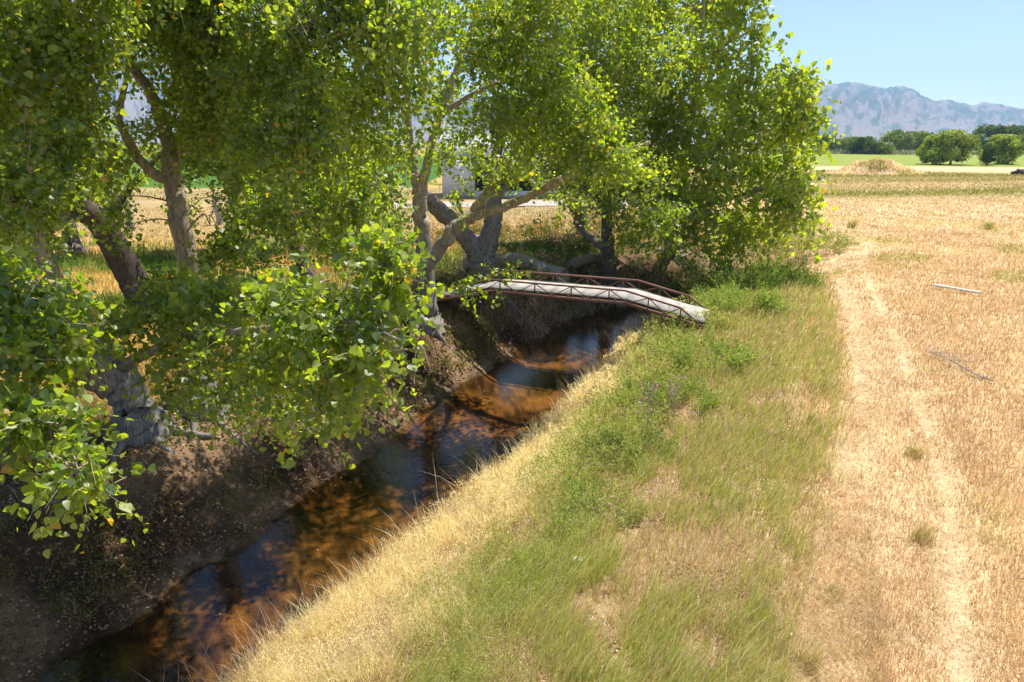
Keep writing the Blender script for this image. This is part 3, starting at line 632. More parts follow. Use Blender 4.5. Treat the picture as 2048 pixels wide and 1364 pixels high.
# ---------------------------------------------------------------- bridge
N0 = np.array((-.9, 27.2, 0)); DL = np.array((.924, -.383, 0)); DN = np.array((.383, .924, 0)); UP = np.array((0, 0, 1.))
BW = 2.15; TH = .48
def bz(l): return float(np.interp(l, [-3.8, 0, 5.57, 8.5], [-.22, .70, .70, .08]))
def BP(l, w_, dz=0.): return N0 + DL*l + DN*w_ + UP*(bz(l)+dz)
br0 = N0 + DL*2.4 + DN*BW/2
bridge = empty('footbridge', br0 + UP*.0, 'low arched footbridge with rusty steel truss sides and pale deck across the stream', 'bridge')
def bpart(name, mb, mat, smooth=False): return mb.build(name, M[mat], bridge, br0, smooth)
# deck: three sloping slabs of boards, butted
mb = MB()
ls = [-3.8, 0, 5.57, 8.5]
for a_, b_ in zip(ls[:-1], ls[1:]):
    npl = max(2, int(round((b_-a_)/.61)))
    for q in range(npl):
        l0 = a_+(b_-a_)*q/npl+.004; l1 = a_+(b_-a_)*(q+1)/npl-.004
        z0 = (rng.random()-.5)*.008
        V = [BP(l, w_, .12+dz+z0) for l in (l0, l1) for w_ in (.09, BW-.09) for dz in (0, .045)]
        mb.add(V, None, [(0, 1, 3, 2), (4, 6, 7, 5), (0, 4, 5, 1), (2, 3, 7, 6), (0, 2, 6, 4), (1, 5, 7, 3)])
bpart('deck', mb, 'deck')
verts_l = [-2.7, -1.25, .45, 1.95, 3.45, 4.95, 6.45, 7.65]
bots_l = [-3.5, -2.0, -.35, 1.2, 2.7, 4.2, 5.7, 7.1, 8.3]
for wv in (0, BW):
    mb = MB(); tl = [-3.5, -2.7, 0, 5.57, 7.65, 8.3]; th_ = [.06, .36, TH, TH, TH*.92, .08]
    pts = [BP(l, wv, h_) for l, h_ in zip(tl, th_)]
    for a_, b_ in zip(pts[:-1], pts[1:]):
        e = (b_-a_)/np.linalg.norm(b_-a_)*.001
        mb.bar(a_+e, b_-e, .085, .06)
    bpart('top_rail', mb, 'rust')
    mb = MB(); pts = [BP(l, wv, 0) for l in ls]
    for a_, b_ in zip(pts[:-1], pts[1:]):
        e = (b_-a_)/np.linalg.norm(b_-a_)*.001
        mb.bar(a_+e, b_-e, .075, .10)
    bpart('bottom_chord', mb, 'rust')
    def toph(l): return float(np.interp(l, tl, th_))
    for l in verts_l:
        mb = MB(); mb.bar(BP(l, wv, .052), BP(l, wv, toph(l)-.036), .046, .046, DL); bpart('post', mb, 'rust')
    for l in verts_l:
        lo = max(q for q in bots_l if q < l); hi = min(q for q in bots_l if q > l)
        for q, e in ((lo, -.05), (hi, .05)):
            mb = MB(); mb.bar(BP(q, wv, .056), BP(l+e, wv, toph(l)-.038), .034, .034); bpart('brace', mb, 'rust')
for l in np.arange(-3.5, 8.4, .62):
    mb = MB(); mb.bar(BP(l, -.02, .083), BP(l, BW+.02, .083), .06, .06); bpart('joist', mb, 'rust')
for l in (-3.6, 8.2):
    pass
# ---------------------------------------------------------------- house and drive
hb = Pz(885, 396, 0); hx, hy = hb[0], hb[1]
house = empty('house', (hx+9, hy+4, 0), 'white walled house with grey metal roof seen between the tree trunks', 'house')
ho = (hx+9, hy+4, 0)
hz0 = float(ground(hx+5, hy))-.1
mb = MB(); HW, HD, HT = 18., 9., 4.6
wx0, wx1, wz0, wz1 = 4.0, 11.0, .9, 3.9                 # the wide window in the front wall
def wallbox(x0, x1, y0, y1, z0, z1): mb.box((hx+(x0+x1)/2, hy+(y0+y1)/2, hz0+(z0+z1)/2), np.eye(3), ((x1-x0)/2, (y1-y0)/2, (z1-z0)/2))
wallbox(0, wx0, 0, .25, 0, HT); wallbox(wx1, HW, 0, .25, 0, HT); wallbox(wx0, wx1, 0, .25, 0, wz0); wallbox(wx0, wx1, 0, .25, wz1, HT)
wallbox(0, .25, .25, HD, 0, HT); wallbox(HW-.25, HW, .25, HD, 0, HT); wallbox(.25, HW-.25, HD-.25, HD, 0, HT)
mb.build('wall', M['stucco'], house, ho)
mb = MB()
mb.box((hx+HW/2, hy-.5, hz0+HT+.12), np.eye(3), (HW/2+.5, .06, .16)); mb.build('fascia', M['darktrim'], house, ho)
mb = MB(); sl = 2.6
V = [(hx-.5, hy-.45, hz0+HT+.28), (hx+HW+.5, hy-.45, hz0+HT+.28), (hx+HW+.5, hy+HD/2, hz0+HT+.28+sl), (hx-.5, hy+HD/2, hz0+HT+.28+sl), (hx+HW+.5, hy+HD+.5, hz0+HT+.28), (hx-.5, hy+HD+.5, hz0+HT+.28)]
V += [tuple(np.array(v)-(0, 0, .12)) for v in V]
mb.add(V, None, [(0, 1, 2, 3), (3, 2, 4, 5), (6, 9, 8, 7), (9, 11, 10, 8), (0, 6, 7, 1), (5, 4, 10, 11), (1, 7, 8, 2), (2, 8, 10, 4), (0, 3, 9, 6), (3, 5, 11, 9)])
for q in np.arange(-.4, HW+.5, .45):
    mb.bar((hx+q, hy-.45, hz0+HT+.30), (hx+q, hy+HD/2, hz0+HT+.30+sl), .05, .08)
mb.build('roof', M['metalroof'], house, ho)
wroot = MB()
for x0, x1, z0, z1 in ((wx0, wx1, wz0, wz0+.12), (wx0, wx1, wz1-.12, wz1), (wx0, wx0+.12, wz0+.12, wz1-.12), (wx1-.12, wx1, wz0+.12, wz1-.12), (6.3, 6.4, wz0+.12, wz1-.12), (8.6, 8.7, wz0+.12, wz1-.12)):
    wroot.box((hx+(x0+x1)/2, hy+.08, hz0+(z0+z1)/2), np.eye(3), ((x1-x0)/2, .06, (z1-z0)/2))
wf = wroot.build('window', M['darktrim'], house, ho)
mb = MB(); mb.box((hx+(wx0+wx1)/2, hy+.12, hz0+(wz0+wz1)/2), np.eye(3), ((wx1-wx0)/2-.12, .02, (wz1-wz0)/2-.12))
mb.build('pane', M['glass'], wf)
for o_ in house.children_recursive:
    if o_.name.startswith('pane'):
        o_.location = tuple(-np.array(ho))
xs = np.linspace(-24, 22, 60)
V = []; 
for x_ in xs:
    yc = 76+2*math.sin(x_*.06)
    for q in (-3.2, -1, 1, 3.2): V.append((x_, yc+q, float(ground(x_, yc+q))+.06))
Q = [(i*4+j, (i+1)*4+j, (i+1)*4+j+1, i*4+j+1) for i in range(len(xs)-1) for j in range(3)]
tag(mesh('driveway', V, None, Q, M['gravel'], np.full((len(V), 3), .5), smooth=True), 'pale gravel driveway in front of the white house', 'driveway', kind='structure')

# ---------------------------------------------------------------- far trees
def fartree(u, vb, vt, hw, d, label, tone=(.05, .09, .02), group='trees beyond the dry field', n=2600, low=.05, name='broadleaf_tree'):
    b = P3(u, vb, d); b[2] = float(ground(b[0], b[1]))
    Ht = (P3(u, vt, d)[2]-b[2]); Rw = hw*d/F*1.12
    root = empty(name, b, label, 'tree', group)
    mb = MB(); mb.tube([b-(0, 0, .5), b+(0, 0, Ht*.3), b+(Rw*.1, 0, Ht*.6)], [Ht*.035, Ht*.025, Ht*.01], 7, (.14, .12, .1))
    for q in range(5):
        a = rng.random()*6.28
        mb.tube([b+(0, 0, Ht*.25), b+(math.cos(a)*Rw*.5, math.sin(a)*Rw*.5, Ht*(.5+.2*rng.random()))], [Ht*.015, Ht*.005], 5, (.14, .12, .1))
    mb.build('trunk', M['twig'], root, b, True)
    nb = 34; bc = []
    for q in range(nb):
        a = rng.random()*6.28; hh = low+.1+(1-low-.2)*rng.random(); prof = math.sin(min(1, (hh-low)/(1-low)*.9+.12)*math.pi)**.6
        r_ = Rw*.86*prof*rng.random()**.4
        bc.append((math.cos(a)*r_, math.sin(a)*r_, hh*Ht, Rw*(.20+.24*rng.random())))
    bc = np.array(bc); k = rng.integers(0, nb, n)
    off = randu(n)*(rng.random((n, 1))**(1/3.))
    pos = b + bc[k, :3] + off*bc[k, 3:4]*np.array((1, 1, .85))
    pos[:, 2] = np.clip(pos[:, 2], b[2]+.1, b[2]+Ht)
    ln = unit(off + rng.normal(size=(n, 3))*.6 + (0, 0, .2)); ax_ = unit(np.cross(ln, rng.normal(size=(n, 3))))
    sz = Rw*.085*(.5+.8*rng.random(n))
    cc = np.array(tone)*(.6+.8*rng.random((n, 1)))*(.65+.7*rng.random((nb, 1)))[k]*lerp(np.array((1, 1, 1)), np.array((1.5, 1.2, .9)), rng.random(n)*.6)
    V, T, Cc = leaf_geo(pos, ax_, ln, sz, cc, False)
    mesh('crown', V, T, None, M['farleaf'], Cc, root, b)
    return root
DK = (.10, .17, .05); LT = (.30, .40, .09); MD = (.19, .28, .07)
for a in [(1864, 330, 272, 28, 215, 'left lobe of the light green round bush tree standing behind the mound', LT),
          (1900, 331, 261, 38, 210, 'largest light green round tree standing alone right of the mound', LT),
          (1996, 329, 270, 34, 215, 'yellowish green round tree at the right edge of the field', LT),
          (1974, 329, 284, 15, 205, 'small dark green tree in front of the yellowish green round tree', DK)]:
    fartree(*a, n=9000)
for a in [(1585, 306, 266, 26, 400, 'dark tree in the far row partly behind the cottonwood edge', DK), (1640, 306, 270, 24, 400, 'leftmost clear dark tree of the far row, below the utility poles', DK),
          (1678, 307, 278, 17, 395, 'small paler tree between two dark trees of the far row', MD), (1726, 308, 275, 32, 385, 'wide dark tree of the far row left above the mound', DK),
          (1764, 308, 284, 20, 380, 'low dark bush tree of the far row above the mound top', MD), (1792, 307, 261, 32, 420, 'tall rounded tree of the far row right above the mound', MD),
          (1832, 307, 264, 30, 430, 'mid green tree of the far row touching the round bush tree', MD), (1700, 305, 274, 22, 470, 'hazy tree standing behind the far row', MD),
          (1945, 306, 268, 26, 400, 'tree of the far row between the two round field trees', MD), (1975, 306, 250, 34, 400, 'tallest dark tree of the far row behind the yellowish round tree', DK),
          (2030, 306, 252, 32, 390, 'dark tall tree of the far row at the right picture edge', DK), (2085, 306, 260, 34, 390, 'dark tree just beyond the right picture edge', DK)]:
    fartree(*a, n=3600, group='far tree row below the mountains')
for a in [(330, 322, 286, 34, 330, 'dark tree far left beyond the green field', DK), (405, 320, 290, 34, 330, 'dark tree beyond the green field right of the pale slender trunk', DK), (465, 320, 288, 32, 335, 'second dark tree beyond the green field, more to the right', DK),
          (530, 320, 292, 30, 340, 'dark tree beyond the green field behind the reddish trunk', MD), (240, 322, 282, 40, 330, 'dark tree beyond the green field left of the pale slender trunk', MD), (140, 322, 285, 36, 330, 'dark tree beyond the green field at far left', DK)]:
    fartree(*a, n=1600, group='far trees beyond the green field')

# ---------------------------------------------------------------- mound
mc = P3(1752, 345, 152); mr = 70*152/F*.86
n1, n2 = 40, 90
V = []; 
for i in range(n1):
    for j in range(n2):
        r_ = i/(n1-1); a = j/n2*6.2832
        x_ = mc[0]+math.cos(a)*r_*mr*1.5; y_ = mc[1]+math.sin(a)*r_*mr*1.1
        h_ = 3.1*max(0, math.cos(min(1, r_)*math.pi)*.5+.5)**.85*(1+1.1*(float(fbm(x_*.3, y_*.3, 77, 4))-.5))+.5*(float(fbm(x_*.9, y_*.9, 79, 3))-.5)*(r_ < .8)
        V.append((x_, y_, float(ground(x_, y_))+h_-.08))
Q = [(i*n2+j, (i+1)*n2+j, (i+1)*n2+(j+1) % n2, i*n2+(j+1) % n2) for i in range(n1-1) for j in range(n2)]
V = np.array(V); mcol = lerp(np.array((.72, .58, .42)), np.array((.54, .46, .22)), sstep(.45, .6, fbm(V[:, 0]*.2, V[:, 1]*.2, 78, 3)))
tag(mesh('mound', V, None, Q, M['ground'], mcol, smooth=True), 'broad earth mound covered in dry grass across the field', 'mound', kind='structure')
moundV = V

# ---------------------------------------------------------------- grass and weeds
def blades(mb, pos, h, w_, lean, col, segs=2, tipcol=None, droop=.25):
    n = len(pos); h = np.broadcast_to(h, (n,)); w_ = np.broadcast_to(w_, (n,))
    a = rng.random(n)*6.2832; side = np.stack([np.cos(a), np.sin(a), 0*a], -1)*w_[:, None]*.5
    tc = col if tipcol is None else tipcol
    L = []; Cc = []
    for q in range(segs):
        f = q/segs; p = pos + np.array((0, 0, 1.))*(h*f)[:, None]*(1-droop*f*f) + lean*(h*f**1.7)[:, None]
        wid = (1-f*.65); L += [p-side*wid, p+side*wid]; cq = col*(1-f)+tc*f; Cc += [cq, cq]
    p = pos + np.array((0, 0, 1.))*(h*(1-droop))[:, None] + lean*h[:, None]; L.append(p); Cc.append(tc)
    V = np.stack(L, 1); nv = V.shape[1]; off = (np.arange(n)*nv)[:, None, None]
    Q = [(2*q, 2*q+1, 2*q+3, 2*q+2) for q in range(segs-1)]
    Qa = (np.array(Q)[None]+off).reshape(-1, 4) if Q else None
    T = (np.array([(2*segs-2, 2*segs-1, 2*segs)])[None]+off).reshape(-1, 3)
    mb.add(V.reshape(-1, 3), T, Qa, np.stack(Cc, 1).reshape(-1, 3))
def jit(c, n, a=.25):
    return np.asarray(c)*(1-a+2*a*rng.random((n, 1)))*(1-.08+.16*rng.random((n, 3)))
def sample_polar(n, r0, r1, a0=-42, a1=44, pw=1.):
    u = rng.random(n)**pw; r = r0*(r1/r0)**u; a = np.radians(a0+(a1-a0)*rng.random(n))
    return np.sin(a)*r, np.cos(a)*r, r
def on(x, y, dz=-.02): return np.stack([x, y, ground(x, y)+dz], -1)

# dry field grass: t right of the track
x, y, r = sample_polar(420000, 4.6, 190, -20, 46)
s, t = st(x, y)
inn = ((t > .3) | ((s > 56) & (x > 6))) & (y < 185)
trk = np.minimum(np.abs(t-rutL(s))*np.where(s < 24, .7, 1), np.abs(t-rutR(s))*1.6)
tracky = np.exp(-(trk/.27)**2)*(s < 75)*(1-.6*sstep(36, 56, s))*sstep(.3, .55, fbm(s*.6, t*1.2, 107, 3))
inn &= rng.random(len(x)) > tracky*.75
x, y, r, s, t, tracky = [q[inn] for q in (x, y, r, s, t, tracky)]
n = len(x); c = field_mix(x, y)
between = ((t < rutR(s)+.4) & (s < 60))
c = lerp(c, PALE, np.where(between, .1, 0)+.3*tracky)
patch = fbm(x*.8, y*.8, 101, 3)
hgt = (.14+.30*patch*rng.random(n))*np.where(between, .75, 1.)*(1-.6*tracky)
hgt = hgt*np.interp(r, [6, 60, 190], [1, 1.1, 2.0])
lean = np.stack([rng.normal(size=n)*.35+.12, rng.normal(size=n)*.35+.05, 0*x], -1)
mb = MB(); blades(mb, on(x, y), hgt, np.maximum(.008, .0011*r), lean, c*(.75+.4*rng.random((n, 1))), 2, c*(.9+.4*rng.random((n, 1))))
tag(mb.build('dry_grass', M['grass']), 'short tan and rust coloured dry grass of the open field', 'grass', kind='stuff')
# seed fluff on the dry field
x, y, r = sample_polar(200000, 4.6, 70, -8, 46)
s, t = st(x, y); inn = (t > rutR(s)+.2) | ((t > .2) & (fbm(x*.9, y*.9, 103, 3) > .52)); x, y, r = x[inn], y[inn], r[inn]; n = len(x)
p = on(x, y) + np.stack([0*x, 0*x, .10+.24*rng.random(n)*fbm(x*.8, y*.8, 101, 3)*1.6], -1)
c = field_mix(x, y)*1.12
nr_ = randu(n); V, T, Cc = leaf_geo(p, randu(n), nr_, np.maximum(.014, .0017*r)*(.6+.8*rng.random(n)), c*(.7+.6*rng.random((n, 1))), False, .5)
tag(mesh('seed_heads', V, T, None, M['grass'], Cc), 'fluffy dry seed heads over the field grass', 'grass', kind='stuff')
# flattened straw on the track
x, y, r = sample_polar(70000, 4.6, 60, -5, 40); s, t = st(x, y)
inn = (np.minimum(np.abs(t-rutL(s)), np.abs(t-rutR(s))+.1) < np.where(s < 24, .62, .34)*rng.random(len(x))) & ((t < (rutL(s)+rutR(s))/2) | (rng.random(len(x)) < .12)) ; x, y, r, s, t = [q[inn] for q in (x, y, r, s, t)]; n = len(x)
a = rng.normal(size=n)*.5 + np.where(t < (rutL(s)+rutR(s))/2, -.75, .9)
L = .16+.30*rng.random(n); lean = np.stack([np.cos(a), np.sin(a), .05*rng.random(n)], -1)*1.
mb = MB(); blades(mb, on(x, y, .01+.0), L, np.maximum(.007, .0009*r), lean, jit(PALE*.97, n, .25), 2, None, .86)
tag(mb.build('flattened_straw', M['grass']), 'pale straw pressed flat along the wheel tracks', 'straw', kind='stuff')

# verge: green grass patches
x, y, r = sample_polar(290000, 4.6, 62, -26, 40); s, t = st(x, y); tt_ = t-shift(s)*(s > 46)
pat = fbm(x*.42, y*.30, 111, 3)*.5+fbm(x*1.9+y*.3, y*1.1-x*.5, 113, 3)*.5
edge = np.interp(s, [0, 10, 20, 30, 45], [.0, .55, 1.35, 1.35, .2])
w_ = sstep(.44, .58, pat + np.interp(s, [0, 10, 16, 22, 34, 45], [.0, .04, .13, .17, .24, .24]) - .09*(t < -1.8)*(s < 17))*(1-sstep(edge-.5, edge+.4, t))*sstep(-4.6, -2.6, t+ (pat-.5)*3)
inn = rng.random(len(x)) < np.maximum(w_*.9, .10*(t > -5.2)*(t < edge)); x, y, r, s, t = [q[inn] for q in (x, y, r, s, t)]; n = len(x)
lean = np.stack([.30+rng.normal(size=n)*.16, .16+rng.normal(size=n)*.16, 0*x], -1)
dryb = rng.random(n) < .22
gc = lerp(np.array((.34, .47, .05)), np.array((.72, .68, .24)), np.clip(rng.random(n)**1.6+.5*(fbm(x*1.1, y*1.1, 115, 2)-.45), 0, 1))
mb = MB(); blades(mb, on(x, y), (.16+.55*rng.random(n)**1.4)*(.75+.5*fbm(x*1.2, y*1.2, 119, 2)), np.maximum(.012, .0013*r), lean*(.6+.9*rng.random((n, 1))), np.where(dryb[:, None], np.array((.66, .52, .32)), gc*.9), 3, np.where(dryb[:, None], np.array((.74, .60, .38)), lerp(gc, np.array((.62, .56, .24)), .35*np.ones(n))))
tag(mb.build('green_grass', M['grass']), 'patches of tall bright green grass leaning along the verge', 'grass', kind='stuff')
# verge: dry stubble between
x, y, r = sample_polar(260000, 4.6, 62, -32, 40); s, t = st(x, y)
inn = (t < 1.6) & (t-shift(s)*(s > 40) > -6.0) & (fbm(x*.7, y*.7, 117, 3) > .38); x, y, r, s, t = [q[inn] for q in (x, y, r, s, t)]; n = len(x)
c = lerp(np.array((.46, .35, .19)), np.array((.66, .52, .34)), rng.random(n))
lean = np.stack([rng.normal(size=n)*.5+.1, rng.normal(size=n)*.5, 0*x], -1)
mb = MB(); blades(mb, on(x, y), .08+.36*rng.random(n)**1.7, np.maximum(.006, .0009*r), lean, jit(c, n, .35), 2)
tag(mb.build('dry_stubble', M['grass']), 'pale dry stubble between the green patches of the verge', 'grass', kind='stuff')
# leaf litter
x, y, r = sample_polar(150000, 4.6, 34, -30, 26); s, t = st(x, y)
inn = (t > -6) & (t < .2) & (fbm(x*.5, y*.5, 121, 3) > .38); x, y, r = x[inn], y[inn], r[inn]; n = len(x)
c = lerp(np.array((.52, .36, .28)), np.array((.78, .62, .52)), rng.random(n)); rd = (rng.random(n) < .35*sstep(.5, .62, fbm(x*.45, y*.45, 123, 3))); c[rd] = np.array((.34, .11, .06))
V, T, Cc = leaf_geo(on(x, y, .015), randu(n)*np.array((1, 1, .25)), unit(rng.normal(size=(n, 3))*.5+(0, 0, 1)), np.maximum(.028, .0024*r)*(.6+.8*rng.random(n)), jit(c, n, .3), False)
tag(mesh('leaf_litter', V, T, None, M['litter'], Cc), 'pinkish brown dry leaf litter on the verge', 'leaf litter', kind='stuff')

# bushy weeds
def weeds(mb, tw, x, y, h, spread, nleaf, ls, colA, colB, stemcol=(.42, .36, .25), drop=.0):
    n = len(x); b = on(x, y)
    lean = rng.normal(size=(n, 2))*.22
    for q in range(3):
        le = lean + rng.normal(size=(n, 2))*.28
        blades(tw, b, h*(.8+.3*rng.random(n)), np.maximum(.008, ls*.25), np.concatenate([le*.8, np.zeros((n, 1))], 1), jit(stemcol, n, .3), 2, None, .05)
    k = np.repeat(np.arange(n), nleaf); m_ = len(k)
    f = rng.random(m_)**.75
    rad = spread[k]*(.25+.85*np.sin(np.clip(f*.85+.12, 0, 1)*math.pi))*np.sqrt(rng.random(m_)); a = rng.random(m_)*6.2832
    pos = b[k] + np.stack([np.cos(a)*rad+lean[k, 0]*h[k]*f, np.sin(a)*rad+lean[k, 1]*h[k]*f, h[k]*(.04+f*.98)], -1)
    c = lerp(colA, colB, np.clip(rng.random(n)[k]*.7+rng.random(m_)*.5, 0, 1))*(.75+.5*rng.random((m_, 1)))
    V, T, Cc = leaf_geo(pos, unit(np.stack([np.cos(a), np.sin(a), .9*np.ones(m_)], -1)+rng.normal(size=(m_, 3))*.5), randu(m_), (ls[k] if np.ndim(ls) else ls)*1.45*(.5+.9*rng.random(m_)), c, False, .42)
    # narrow the leaves: weeds have fine foliage
    mb.add(V, T, None, Cc)
def scatter(n, r0, r1, a0, a1, fn):
    x, y, r = sample_polar(n, r0, r1, a0, a1); s, t = st(x, y); ok = rng.random(n) < fn(x, y, s, t); return x[ok], y[ok], r[ok], s[ok], t[ok]
# yellow weeds on the crest of the right bank
x, y, r, s, t = scatter(11000, 4.6, 34, -44, 20, lambda x, y, s, t: ((s > 3) & (s < 30.5))*sstep(-7.4, -6.7, t+eo(s))*(1-sstep(-5.1, -4.1, t+1.2*(fbm(x*.5, y*.5, 131, 2)-.5)*2 + np.where(s > 21, .6, 0)))*.9)
n = len(x); h = (.20+.35*rng.random(n))*np.interp(t, [-8, -7, -5], [.7, 1, .8]); mb = MB(); tw = mb
weeds(mb, tw, x, y, h, .10+.12*rng.random(n), 40, np.maximum(.017, .0021*r), np.array((.74, .63, .36)), np.array((.92, .84, .56)), (.6, .5, .32))
xb, yb, rb, sb_, tb_ = scatter(150000, 4.6, 36, -44, 20, lambda x, y, s, t: ((s > 3) & (s < 31))*sstep(-7.2, -6.7, t+eo(s))*(1-sstep(-5.2, -3.8, t+2.4*(fbm(x*.5, y*.5, 131, 2)-.5)))*sstep(.3, .55, fbm(x*.9, y*.9, 133, 2)))
nb = len(xb); blades(mb, on(xb, yb), .20+.5*rng.random(nb)**1.6+.35*rng.random(nb)*(1-sstep(-6.6, -5.8, tb_+eo(sb_))), np.maximum(.006, .0009*rb), np.stack([rng.normal(size=nb)*.3-.1, rng.normal(size=nb)*.3, np.zeros(nb)], -1), jit(lerp(np.array((.66, .55, .35)), np.array((.92, .84, .62)), np.clip(rng.random(nb)*.7+.6*(fbm(xb*1.3, yb*1.3, 137, 2)-.3), 0, 1)), nb, .28), 3, None, .12)
tag(mb.build('yellow_weeds', M['weed']), 'dense straw yellow weeds along the crest of the stream bank', 'weeds', kind='stuff')
# green weeds behind them
gw = lambda x, y, s, t: sstep(-5.9, -5.1, t)*(1-sstep(-3.6, -2.2, t))*sstep(.40, .56, fbm(x*.45, y*.35, 141, 3)+np.interp(s, [5, 12, 15, 24, 30], [.0, .03, .13, .24, .18]))*(s < 48)
x, y, r, s, t = scatter(30000, 4.6, 46, -34, 26, lambda *a: gw(*a)*.6)
n = len(x); h = (.18+.42*rng.random(n)**1.5)*np.interp(s, [6, 14, 20, 26], [.8, 1.1, 1.5, 1.7]); mb = MB()
weeds(mb, mb, x, y, h, .10+.14*rng.random(n), 34, np.maximum(.020, .0024*r), np.array((.19, .29, .05)), np.array((.52, .55, .19)), (.45, .42, .18))
tag(mb.build('green_weeds', M['weed']), 'bushy grey green weeds on the bank between yellow weeds and verge', 'weeds', kind='stuff')
# bare grey stalks at the water edge of the right bank
x, y, r, s, t = scatter(24000, 7, 34, -44, 20, lambda x, y, s, t: ((s > 4) & (s < 32))*np.exp(-((t+eo(s)+6.75)/.4)**2)*sstep(.35, .6, fbm(s*.6, t*.2, 151, 2))*.75); n = len(x)
mb = MB(); le = np.stack([rng.normal(size=n)*.3-.15, rng.normal(size=n)*.3, 0*x], -1)
blades(mb, on(x, y), .5+.8*rng.random(n), np.maximum(.007, .0008*r), le, jit((.62, .53, .44), n, .3), 3, None, .05)
tag(mb.build('bare_stalks', M['twig']), 'bare grey dead stalks along the water edge', 'dead stalks', kind='stuff')
# dry reeds and brush under the bridge, far side
x, y, r, s, t = scatter(26000, 24, 46, -6, 18, lambda x, y, s, t: (s > 29)*(s < 46)*np.exp(-((t-shift(s)+7.2)/1.0)**2)); n = len(x)
x2, y2, r2, s2, t2 = scatter(40000, 24, 50, -12, 16, lambda x, y, s, t: (s > 27)*(s < 48)*np.exp(-((t-shift(s)+12.2)/1.1)**2)*sstep(.35, .6, fbm(x*.8, y*.8, 153, 3)))
x = np.concatenate([x, x2]); y = np.concatenate([y, y2]); r = np.concatenate([r, r2]); n = len(x)
mb = MB(); le = np.stack([rng.normal(size=n)*.7, rng.normal(size=n)*.6, 0*x], -1)
blades(mb, on(x, y), .35+.6*rng.random(n), np.maximum(.008, .0008*r), le, jit((.36, .27, .18), n, .45), 3, None, .15)
tag(mb.build('dry_brush', M['twig']), 'tangled dry brown brush on the banks behind the bridge', 'brush', kind='stuff')
# undergrowth behind the trees on the left
x, y, r, s, t = scatter(150000, 16, 110, -44, 16, lambda x, y, s, t: (t-shift(s) < -14.8)*((y < 72)|(y>81))*(y < 98)*(np.hypot(x-0, y-90) > 11)); n = len(x)
gsel = sstep(.42, .58, fbm(x*.16, y*.16, 61, 3))
c = lerp(np.array((.55, .39, .14)), np.array((.13, .20, .035)), gsel); c = lerp(c, np.array((.54, .41, .22)), sstep(42, 52, y)*.7)
le = np.stack([rng.normal(size=n)*.4, rng.normal(size=n)*.4, 0*x], -1)
mb = MB(); blades(mb, on(x, y), (.2+.4*rng.random(n))*np.interp(y, [40, 55], [1, .5]), np.maximum(.010, .0011*r), le, jit(c, n, .35), 2)
tag(mb.build('meadow_grass', M['grass']), 'golden and green meadow grass behind the trees', 'grass', kind='stuff')
# tall reddish dry weeds and green tufts beyond the bridge
x, y, r, s, t = scatter(9000, 30, 62, -18, 16, lambda x, y, s, t: (t-shift(s) < -12.6)*(t-shift(s) > -30)*sstep(.42, .6, fbm(x*.25, y*.25, 161, 3))*.6); n = len(x)
mb = MB(); h = .5+.9*rng.random(n); half = rng.random(n) < .55
weeds(mb, mb, x[half], y[half], h[half], .2+.2*rng.random(half.sum()), 22, .0024*r[half], np.array((.36, .22, .11)), np.array((.55, .40, .22)), (.4, .3, .2))
weeds(mb, mb, x[~half], y[~half], h[~half]*.6, .2+.2*rng.random((~half).sum()), 22, .0026*r[~half], np.array((.07, .13, .025)), np.array((.20, .26, .06)), (.2, .2, .1))
tag(mb.build('undergrowth', M['weed']), 'rusty dry weeds and green tufts beyond the bridge', 'undergrowth', kind='stuff')
# sprigs, fallen leaves and twigs on the shaded left bank
x, y, r, s, t = scatter(11000, 9, 40, -46, 8, lambda x, y, s, t: (t-shift(s) < -11.4)*(t > -18)*sstep(.44, .62, fbm(x*.5, y*.5, 171, 3))); n = len(x)
mb = MB(); weeds(mb, mb, x, y, .10+.26*rng.random(n), .06+.12*rng.random(n), 14, .0028*r, np.array((.05, .10, .02)), np.array((.30, .27, .09)), (.3, .24, .14))
tag(mb.build('bank_sprigs', M['weed']), 'small green and straw sprigs on the shaded dirt bank', 'weeds', kind='stuff')
x, y, r, s, t = scatter(110000, 9, 42, -46, 8, lambda x, y, s, t: (t-shift(s) < -10.9)*(t > -18)*.8); ok = ground(x, y) > -2.17; x, y, r = x[ok], y[ok], r[ok]; n = len(x)
c = lerp(np.array((.12, .075, .045)), np.array((.52, .38, .24)), rng.random(n)**1.7); yl = rng.random(n) < .012; c[yl] = np.array((.62, .48, .10))
V, T, Cc = leaf_geo(on(x, y, .015), randu(n)*np.array((1, 1, .25)), unit(rng.normal(size=(n, 3))*.5+(0, 0, 1)), np.maximum(.04, .0036*r)*(.4+.9*rng.random(n)), jit(c, n, .4), False)
tag(mesh('fallen_leaves', V, T, None, M['litter'], Cc), 'brown and yellow fallen leaves on the shaded bank', 'fallen leaves', kind='stuff')
x, y, r, s, t = scatter(2600, 9, 34, -46, 8, lambda x, y, s, t: (t-shift(s) > -11.3)*(t-shift(s) < -7.2)*(.05+.5*np.exp(-((t-shift(s)+10.8)/.3)**2))); n = len(x)
c = lerp(np.array((.30, .2, .1)), np.array((.62, .48, .12)), rng.random(n))
V, T, Cc = leaf_geo(np.stack([x, y, np.full(n, -2.192)], -1), randu(n)*np.array((1, 1, .02)), np.array((0, 0, 1.))+rng.normal(size=(n, 3))*.04, np.maximum(.035, .0026*r)*(.5+.6*rng.random(n)), jit(c, n, .3), False)
tag(mesh('floating_leaves', V, T, None, M['litter'], Cc), 'yellow and brown leaves floating on the stream', 'fallen leaves', kind='stuff')
x, y, r, s, t = scatter(5200, 9, 40, -46, 8, lambda x, y, s, t: (t-shift(s) < -11.0)*(t > -18)*.8); ok = ground(x, y) > -2.15; x, y, r = x[ok], y[ok], r[ok]; n = len(x)
